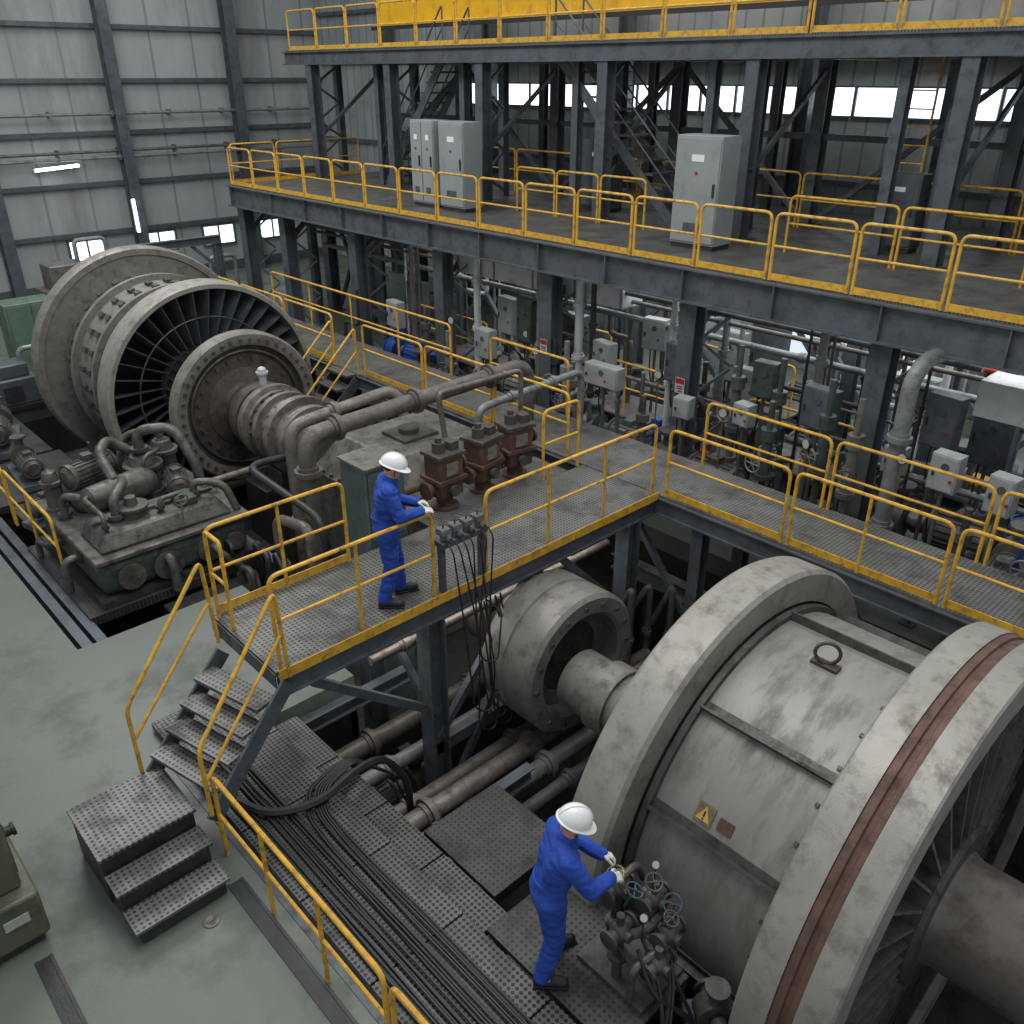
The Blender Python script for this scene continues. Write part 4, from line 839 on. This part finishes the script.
fg=thing('green_cabinet','faded green metal cabinet near the far wall','cabinet',(5.9,24.4,0))
b=MB(); b.bb(-.6,.6,-.4,.4,.0,1.8); mk(b,'body','cab_green',fg,bevel=.02)
b=MB(); b.bb(-.55,-.02,-.43,-.4,.12,1.74); mk(b,'door','cab_green',fg)
b=MB(); b.bb(.02,.55,-.43,-.4,.12,1.74); mk(b,'door','cab_green',fg)
for (x,y,w,h,d,m,lab) in ((7.6,26.5,1.4,2.2,1.2,'machine_grey','grey machine frame standing near the far wall'),(9.8,27,1.6,1.6,1.4,'machine_green','dark green machine block near the far wall'),(4.6,21.9,1.0,1.0,.9,'steel_dark','dark steel machine block on the hall floor'),(10.2,23.5,1.2,1.9,1.0,'box_grey','grey machine housing near the far wall')):
    o=thing('machine_unit',lab,'machine',(x,y,0))
    b=MB(); b.bb(-w/2,w/2,-d/2,d/2,.1,h*.7); b.bb(-w/2*.7,w/2*.7,-d/2*.7,d/2*.7,h*.7,h); mk(b,'body',m,o,bevel=.03)
    b=MB(); b.bb(-w/2-.08,w/2+.08,-d/2-.08,d/2+.08,0,.1); mk(b,'base','steel_black',o)
    b=MB(); b.bb(-w*.3,w*.1,-d/2-.03,-d/2,h*.2,h*.55); mk(b,'panel','steel_black',o)
    b=MB(); b.tube([(w*.3,0,h*.7),(w*.3,0,h*1.25),(w*.9,0,h*1.25),(w*.9,0,0)],.06,10,.15,5); mk(b,'pipework','pipe_grey',o)
fr=thing('lifting_frame','dark steel gantry frame behind the turbine','frame',(9.2,22.6,0))
for x in (-1,1.2):
    b=MB(); b.ibeam((x,0,0),(x,0,2.9),.2,.18,.02,up=(1,0,0)); mk(b,'leg','steel_dark',fr)
b=MB(); b.ibeam((-1.1,0,3.0),(1.3,0,3.0),.2,.18,.02); mk(b,'crossbeam','steel_dark',fr)
for (p,q) in (((-1,0,2.2),(-.3,0,2.9)),((1.2,0,2.2),(.5,0,2.9))):
    b=MB(); b.bar(p,q,.08,.08); mk(b,'brace','steel_dark',fr)
for (x,y,rz,m,s) in ((3.6,19.3,1.3,'cast_dark',1.1),(3.5,17.2,1.5,'oily',.9)):
    pumpset((x,y,-.0),rz,m,label='dark grimy pump set beside the turbine trench',s=s)
pumpset((3.4,15.1,0),.3,'oily',label='dark oily pump set on the trench plates',s=.8)
pumpset((4.6,15.4,0),1.4,'wheel_blue',label='dull blue pump set on the trench plates',s=.6)
for i in range(18):
    x=rnd.uniform(4.75,5.2); y=rnd.uniform(9.0,12.2) if i%2 else rnd.uniform(14.5,18.5)
    pipe([(x,y,-1.3),(x,y,rnd.uniform(-.2,.6)),(x+rnd.uniform(-.1,.3),y+rnd.uniform(-.5,.5),rnd.uniform(-.2,.5)),(x+.1,y+.3,-1.2)],rnd.choice([.03,.05,.07]),rnd.choice(['steel_black','brownpipe','rubber','oily']),'grimy looping pipe beside the turbine base',.15,(),group='turbine base pipes',seg=8)
for i in range(10):
    x=rnd.uniform(8.7,9.0); y=rnd.uniform(11.5,20)
    pipe([(x,y,-1.3),(x,y,rnd.uniform(.2,1.4)),(x-.2,y+.4,rnd.uniform(0,.8)),(x-.2,y+.4,-1.2)],rnd.choice([.04,.06]),rnd.choice(['steel_black','brownpipe','pipe_grey']),'grimy looping pipe beside the turbine base',.15,(),group='turbine base pipes',seg=8)

# valve manifold by the leaning worker
vm=thing('valve_manifold','dark cast valve manifold with handwheels and round gauges','valve',(3.92,2.95,.12)); vm.scale=(.88,.88,.92)
b=MB(); b.bb(-.22,.4,-.56,.25,.0,.05); mk(b,'base','cast_dark',vm)
for (x,y) in ((-.1,-.15),(.25,-.45),(.15,.1)):
    b=MB(); b.cyl((x,y,.05),(x,y,.62),.05,seg=12); b.cyl((x,y,.3),(x,y,.34),.1,seg=14); mk(b,'riser','cast_dark',vm)
for (x,y,z) in ((-.1,-.15,.64),(.25,-.45,.58),(.15,.1,.78),(.33,-.2,.74),(.05,-.5,.4)):
    b=MB(); b.ell((x,y,z),(.1,.1,.1)); b.cyl((x-.15,y,z),(x+.15,y,z),.06,seg=14); b.cyl((x-.17,y,z),(x-.14,y,z),.095,seg=14); b.cyl((x+.14,y,z),(x+.17,y,z),.095,seg=14); b.cyl((x,y,z),(x,y,z+.2),.04,seg=10); b.cyl((x,y-.13,z),(x,y+.13,z),.05,seg=12); mk(b,'valve_body','cast_dark',vm)
b=MB(); b.tube([(-.25,-.1,.58),(.1,-.3,.6),(.45,-.3,.64),(.62,-.2,.3)],.05,10,.1); mk(b,'pipework','cast_dark',vm)
b=MB(); b.tube([(.15,.1,.1),(.15,.1,.84),(.42,.1,.88),(.55,.1,.6)],.04,10,.1); mk(b,'pipework','oily',vm)
b=MB(); b.tube([(-.2,-.4,.05),(-.2,-.4,.45),(.3,-.5,.5),(.42,-.4,.2)],.04,10,.1); mk(b,'pipework','oily',vm)
for (x,y,z,ax,R_,m,sl) in ((.02,.04,1.1,(-.3,.2,1),.085,'brass',.4),(.12,-.12,.95,(.2,-.3,1),.08,'wheel_blue',.25),(.3,-.2,.98,(-.3,-.4,1),.08,'cast_dark',.25),(.34,-.4,.84,(-.6,-.3,.8),.085,'wheel_blue',.25),(.22,-.48,.82,(0,-.5,1),.07,'cast_dark',.25)):
    a=V(ax).normalized(); x1,y1,_=frame(a); c=V((x,y,z))
    b=MB(); b.torus(c,a,R_,.011,20,6); b.cyl(c-x1*R_,c+x1*R_,.008,seg=6); b.cyl(c-y1*R_,c+y1*R_,.008,seg=6); b.cyl(c-a*sl,c+a*.02,.014,seg=8); mk(b,'handwheel',m,vm)
for (x,y,z) in ((.45,-.1,1.0),(.02,-.32,.85)):
    a=V((-.6,-.35,.75)).normalized(); c=V((x,y,z))
    b=MB(); b.cyl(c,c-a*.035,.042,seg=18); b.cyl(c-a*.03,(x,y,z-.3),.01,seg=6); g=mk(b,'gauge','steel_black',vm); b=MB(); b.cyl(c,c+a*.003,.034,seg=18); mk(b,'gauge_face','dial',g)
pumpset((4.1,1.9,-.3),.9,'cast_dark',label='blackened oil pump below the drum',s=.7,gm='cast_dark')
for i in range(6):
    cablething([(4.0+rnd.uniform(-.2,.3),2.65+rnd.uniform(-.3,.3),.65),(3.95+rnd.uniform(-.3,.2),2.4,.4),(3.85+rnd.uniform(-.2,.3),2.2,.0),(4.2,1.8,-.8)],.018,'thin dark hose below the valve manifold',group='manifold hoses',bend=.2)

# ------------------------------------------------------------------ people
def remesh(mb,vox,name,m,parent,smooth=4,disp=None,label=None):
    me=bpy.data.meshes.new('tmp'); me.from_pydata(mb.v,[],mb.f); me.update()
    o=bpy.data.objects.new('tmp',me); COL.objects.link(o)
    r=o.modifiers.new('r','REMESH'); r.mode='VOXEL'; r.voxel_size=vox; r.use_smooth_shade=True
    s=o.modifiers.new('s','SMOOTH'); s.iterations=smooth; s.factor=.5
    dg=bpy.context.evaluated_depsgraph_get(); ev=o.evaluated_get(dg)
    me2=bpy.data.meshes.new_from_object(ev); bpy.data.objects.remove(o)
    if disp:
        ns=[v.normal.copy() for v in me2.vertices]
        for v,nn in zip(me2.vertices,ns): v.co+=nn*disp(v.co)
    me2.name=name; me2.materials.clear(); me2.materials.append(MATS[m])
    for p in me2.polygons: p.use_smooth=True
    ob=bpy.data.objects.new(name,me2); COL.objects.link(ob); ob.parent=parent
    if label: ob['label']=label
    return ob
def hand(mb,w,d,nrm,side,curl,k=1.0):
    w=V(w); d=V(d).normalized(); nrm=V(nrm); nrm=(nrm-d*nrm.dot(d)).normalized(); s=d.cross(nrm)*side
    for t in (-.026,-.009,.009,.026):
        mb.cap(w+s*t*.7,.017*k,w+d*.085+s*t,.014*k,10)
    Ls=[.070,.078,.073,.058]; offs=[.030,.010,-.010,-.029]
    for L,o in zip(Ls,offs):
        p=w+d*.088+s*o; a=0
        for j,fr in enumerate((.45,.32,.23)):
            a+=curl*(.8 if j==0 else 1.0)
            dr=(d*math.cos(a)-nrm*math.sin(a)).normalized(); q=p+dr*L*fr*1.05
            mb.cap(p,(.0098-.0008*j)*k,q,(.0092-.0008*j)*k,8); p=q
    p=w+d*.025+s*.03; q=p+(d*.6+s*.75-nrm*.25).normalized()*.04; mb.cap(p,.014*k,q,.012*k,8)
    r=q+(d*.85+s*.15-nrm*.5).normalized()*.034; mb.cap(q,.0115*k,r,.0105*k,8)
    t=r+(d*.8-s*.15-nrm*.7).normalized()*.026; mb.cap(r,.0105*k,t,.009*k,8)
def person(loc,yaw,J,label,curl=.6,sc=1.0):
    o=thing('person',label,'person',loc,yaw); o.scale=(sc,sc,sc)
    j={k:V(v) for k,v in J.items()}
    hd=j['head']; up=(hd-j['neck']).normalized(); look=j['look'].normalized(); look=(look-up*look.dot(up)*.6).normalized()
    left=up.cross(look).normalized(); upp=look.cross(left); HR=Matrix((look,left,upp)).transposed()
    def limbs(b,g):
        hl,hr=j['hipL'],j['hipR']; sl,sr=j['shL'],j['shR']
        b.cap(hl,.105+g,hr,.105+g); b.cap((hl+hr)/2,.12+g,j['waist'],.12+g)
        for s_ in (-1,1):
            ls=(sl-sr).normalized()*s_
            b.cap(j['pelvis']+ls*.06,.11+g,j['waist']+ls*.05,.10+g); b.cap(j['waist']+ls*.05,.10+g,j['chest']+ls*.08,.115+g); b.cap(j['chest']+ls*.08,.115+g,(sl if s_>0 else sr)-ls*.05-V((0,0,.03)),.09+g)
        b.cap(sl,.068+g,sr,.068+g); b.cap(j['chest'],.12+g,j['neck']-V((0,0,.05)),.075+g)
        for q in 'LR':
            b.cap(j['sh'+q],.062+g,j['el'+q],.045+g); b.cap(j['el'+q],.044+g,j['wr'+q],.030+g)
            b.cap(j['hip'+q],.098+g,j['kn'+q],.062+g)
            kn=j['kn'+q];an=j['an'+q]; mid=kn*.65+an*.35; b.cap(kn,.06+g,mid,.058+g); b.cap(mid,.058+g,an,.040+g)
    b=MB(); limbs(b,0)
    b.cap(j['neck']-V((0,0,.05)),.06,hd-upp*.06,.054)
    b.ell(hd,(.098,.076,.115),HR); b.ell(hd+HR@V((.03,0,-.065)),(.062,.056,.058),HR)
    b.cap(hd+HR@V((.092,0,.012)),.010,hd+HR@V((.113,0,-.022)),.015,8)
    for s_ in (-1,1):
        b.ell(hd+HR@V((.0,s_*.078,-.008)),(.018,.010,.032),HR,10,8); b.ell(hd+HR@V((.082,s_*.034,.022)),(.016,.024,.010),HR,10,8); b.ell(hd+HR@V((.065,s_*.038,-.025)),(.022,.02,.02),HR,10,8)
    b.ell(hd+HR@V((.083,0,-.052)),(.014,.024,.008),HR,10,8); b.ell(hd+HR@V((.075,0,-.092)),(.02,.022,.016),HR,10,8)
    for q in 'LR':
        hand(b,j['wr'+q],j['hd'+q],j['hn'+q],j['ts'+q].x,curl)
        an=j['an'+q]; b.cap(an,.04,an+j['foot'+q]*.16-V((0,0,.05)),.035)
    remesh(b,.0065,'body','skin',o,3)
    for s_ in (-1,1):
        b=MB(); b.ell(hd+HR@V((.087,s_*.033,.005)),(.010,.014,.007),HR,10,8); mk(b,'eye','eye',o)
    b=MB(); b.ell(hd+HR@V((.096,0,-.053)),(.006,.02,.005),HR,10,6); mk(b,'mouth','lip',o)
    b=MB(); b.ell(hd+HR@V((-.02,0,.025)),(.09,.082,.10),HR,20,14); remesh(b,.008,'hair','hair',o,2)
    b=MB(); limbs(b,.02)
    for q in 'LR':
        kn=j['kn'+q];an=j['an'+q]; b.cap(kn*.5+an*.5,.080,an+V((0,0,.03)),.072)
        b.cap(j['el'+q]*.4+j['wr'+q]*.6,.054,j['wr'+q]*.93+j['el'+q]*.07,.046)
    b.cap(j['neck']-V((0,0,.06)),.095,j['neck']+V((0,0,.0)),.078)
    def dp(p):
        a=noise.noise(V((p.x*6,p.y*6,p.z*22)))*.008
        a+=(.5-abs(noise.noise(V((p.x*7+p.z*8,p.y*7-p.z*5,p.z*15-4)))))*.014
        return a
    remesh(b,.009,'coverall','coverall',o,3,dp,'blue work coverall')
    b=MB(); w=j['waist']-V((0,0,.02)); b.torus(w,(j['chest']-j['pelvis']),.152,.010,36,6); mk(b,'waist_seam','coverall',o)
    for q in 'LR':
        b=MB(); hand(b,j['wr'+q],j['hd'+q],j['hn'+q],j['ts'+q].x,curl,1.22); dv=(j['wr'+q]-j['el'+q]).normalized(); b.cap(j['wr'+q]-dv*.05,.037,j['wr'+q],.033,12)
        remesh(b,.0045,'glove','glove',o,1,None,'off-white cotton work glove')
    for q in 'LR':
        an=j['an'+q]; f=j['foot'+q]; g=V((an.x,an.y,0))
        b=MB(); b.cap(g+V((0,0,.16)),.058,g+V((0,0,.06)),.056); b.cap(g+V((0,0,.052))-f*.03,.048,g+f*.17+V((0,0,.045)),.043); b.cap(g+f*.08+V((0,0,.06)),.05,g+f*.16+V((0,0,.045)),.047)
        bt=remesh(b,.009,'boot','boot',o,2)
        for v in bt.data.vertices:
            if v.co.z<g.z+.004: v.co.z=g.z+.004
        fr=V((f.x,f.y,0)).normalized(); b=MB(); R=Matrix((fr,V((-fr.y,fr.x,0)),V((0,0,1)))).transposed(); b.box(g+f*.07+V((0,0,.012)),(.29,.092,.024),R); mk(b,'boot_sole','black',bt,bevel=.008)
    hc=hd+HR@V((-.005,0,.03))
    b=MB(); n=12; prof=[]
    for k in range(n+1):
        a=pi/2*k/n; prof.append((math.sin(a)*.135,math.cos(a)*1.0))
    x,y,d=look,left,upp; seg=40; vs=[];fs=[]
    for (h,r) in prof:
        for k in range(seg):
            a=2*pi*k/seg; vs.append(hc+x*math.cos(a)*r*.142+y*math.sin(a)*r*.118+d*h)
    for i in range(n):
        for k in range(seg):
            q=(k+1)%seg; fs.append((i*seg+k,i*seg+q,(i+1)*seg+q,(i+1)*seg+k))
    fs.append([k for k in range(seg)][::-1])
    b.add(vs,fs); b.tube([hc+HR@V((math.cos(t)*.142,0,math.sin(t)*.137)) for t in [pi*k/16 for k in range(1,16)]],.008,6); hm=mk(b,'helmet','helmet',o,label='white hard hat')
    b=MB(); vs=[];fs=[]
    for k in range(seg):
        a=2*pi*k/seg; e=.012+.045*max(0,math.cos(a))**2
        for (rr,zz) in ((0,.006),(e,-.004-.012*max(0,math.cos(a))),(e,-.009-.012*max(0,math.cos(a))),(0,-.002)):
            vs.append(hc+x*math.cos(a)*(.140+rr)+y*math.sin(a)*(.117+rr)+d*zz)
    for k in range(seg):
        q=(k+1)%seg
        for m_ in range(4):
            m2=(m_+1)%4; fs.append((4*k+m_,4*q+m_,4*q+m2,4*k+m2))
    b.add(vs,fs); mk(b,'brim','helmet',hm)
    b=MB(); b.tube([hd+HR@V((.02,.088,.03)),hd+HR@V((.03,.078,-.06)),hd+HR@V((.05,.0,-.118)),hd+HR@V((.03,-.078,-.06)),hd+HR@V((.02,-.088,.03))],.005,6,.03); mk(b,'chin_strap','hair',hm)
    return o
T=lambda s:(s,0,0)
upper=dict(pelvis=(-.02,0,.93),waist=(-.01,0,1.08),chest=(.02,0,1.28),neck=(.05,0,1.47),head=(.10,0,1.625),look=(1,-.1,-.45),
 shL=(.02,.175,1.41),shR=(.02,-.175,1.41),elL=(.10,.25,1.14),elR=(.12,-.23,1.14),wrL=(.34,.15,1.12),wrR=(.36,-.10,1.13),
 hdL=(1,-.3,.0),hdR=(1,.1,0),hnL=(0,.3,1),hnR=(0,-.3,1),tsL=T(1),tsR=T(-1),
 hipL=(-.02,.10,.90),hipR=(-.02,-.10,.90),knL=(.08,.13,.50),knR=(.0,-.12,.49),anL=(.10,.14,.09),anR=(-.10,-.13,.09),footL=(1,.15,0),footR=(1,-.2,0))
person((4.72,7.05,1.5),math.radians(-30),upper,'worker in blue coverall and white hard hat standing on the walkway',sc=1.02)
lower=dict(pelvis=(-.03,0,.93),waist=(.0,0,1.08),chest=(.05,0,1.28),neck=(.10,0,1.46),head=(.15,0,1.615),look=(1,0,-.65),
 shL=(.07,.18,1.40),shR=(.07,-.18,1.40),elL=(.22,.26,1.17),elR=(.24,-.25,1.14),wrL=(.42,.10,1.12),wrR=(.44,-.10,1.07),
 hdL=(1,-.25,-.3),hdR=(1,.2,-.3),hnL=(0,.4,1),hnR=(0,-.4,1),tsL=T(1),tsR=T(-1),
 hipL=(-.03,.10,.90),hipR=(-.03,-.10,.90),knL=(.08,.13,.50),knR=(.0,-.13,.49),anL=(.06,.15,.09),anR=(-.10,-.15,.09),footL=(1,.2,0),footR=(1,-.25,0))
person((3.50,3.27,.12),math.radians(-32),lower,'worker in blue coverall and hard hat leaning to turn a valve',curl=.75,sc=1.02)

# ------------------------------------------------------------------ camera & light
cam=bpy.data.cameras.new('camera'); co=bpy.data.objects.new('camera',cam); COL.objects.link(co)
co.location=(0,0,H); co.rotation_euler=(math.radians(63),0,math.radians(-43.1)); cam.lens=860/1024*36; cam.sensor_width=36
SC.camera=co
w=bpy.data.worlds.new('world'); SC.world=w; w.use_nodes=True
bg=w.node_tree.nodes['Background']; bg.inputs[0].default_value=(.85,.91,.96,1); bg.inputs[1].default_value=.58
def area(loc,rot,sx,sy,e,c=(1,1,1),n='added_overhead_light'):
    L=bpy.data.lights.new(n,'AREA'); L.shape='RECTANGLE'; L.size=sx; L.size_y=sy; L.energy=e; L.color=c
    o=bpy.data.objects.new(n,L); COL.objects.link(o); o.location=loc; o.rotation_euler=rot
area((5,6,13.5),(0,0,0),7,9,950,(1,.99,.97))  # unseen soft overhead lights added above the open hall, no fixtures there
area((6,20,13.5),(0,0,0),5,8,1200,(1,.99,.97))
area((10,29,12.5),(0,0,0),12,3,250,(.97,.99,1))  # added to brighten the far wall
area((18.5,9,12.5),(0,0,0),2,22,900,(.95,.98,1))  # added to brighten the right wall behind the mezzanine
area((14.2,8,3.55),(0,0,0),3,18,480,(.95,.98,1),'mezzanine_fill_light')  # fill added to brighten the space under the mezzanine deck, not a fixture
area((17.8,8,3.55),(0,0,0),2,18,380,(.95,.98,1),'mezzanine_fill_light')  # second added fill, further back under the deck
area((6.2,7.45,1.15),(0,0,0),5,.6,45,(1,.97,.92),'pit_fill_light')  # fill added beneath the walkway to lift the dark pit, not a fixture
SC.view_settings.view_transform='Standard'
SC.view_settings.look='None'
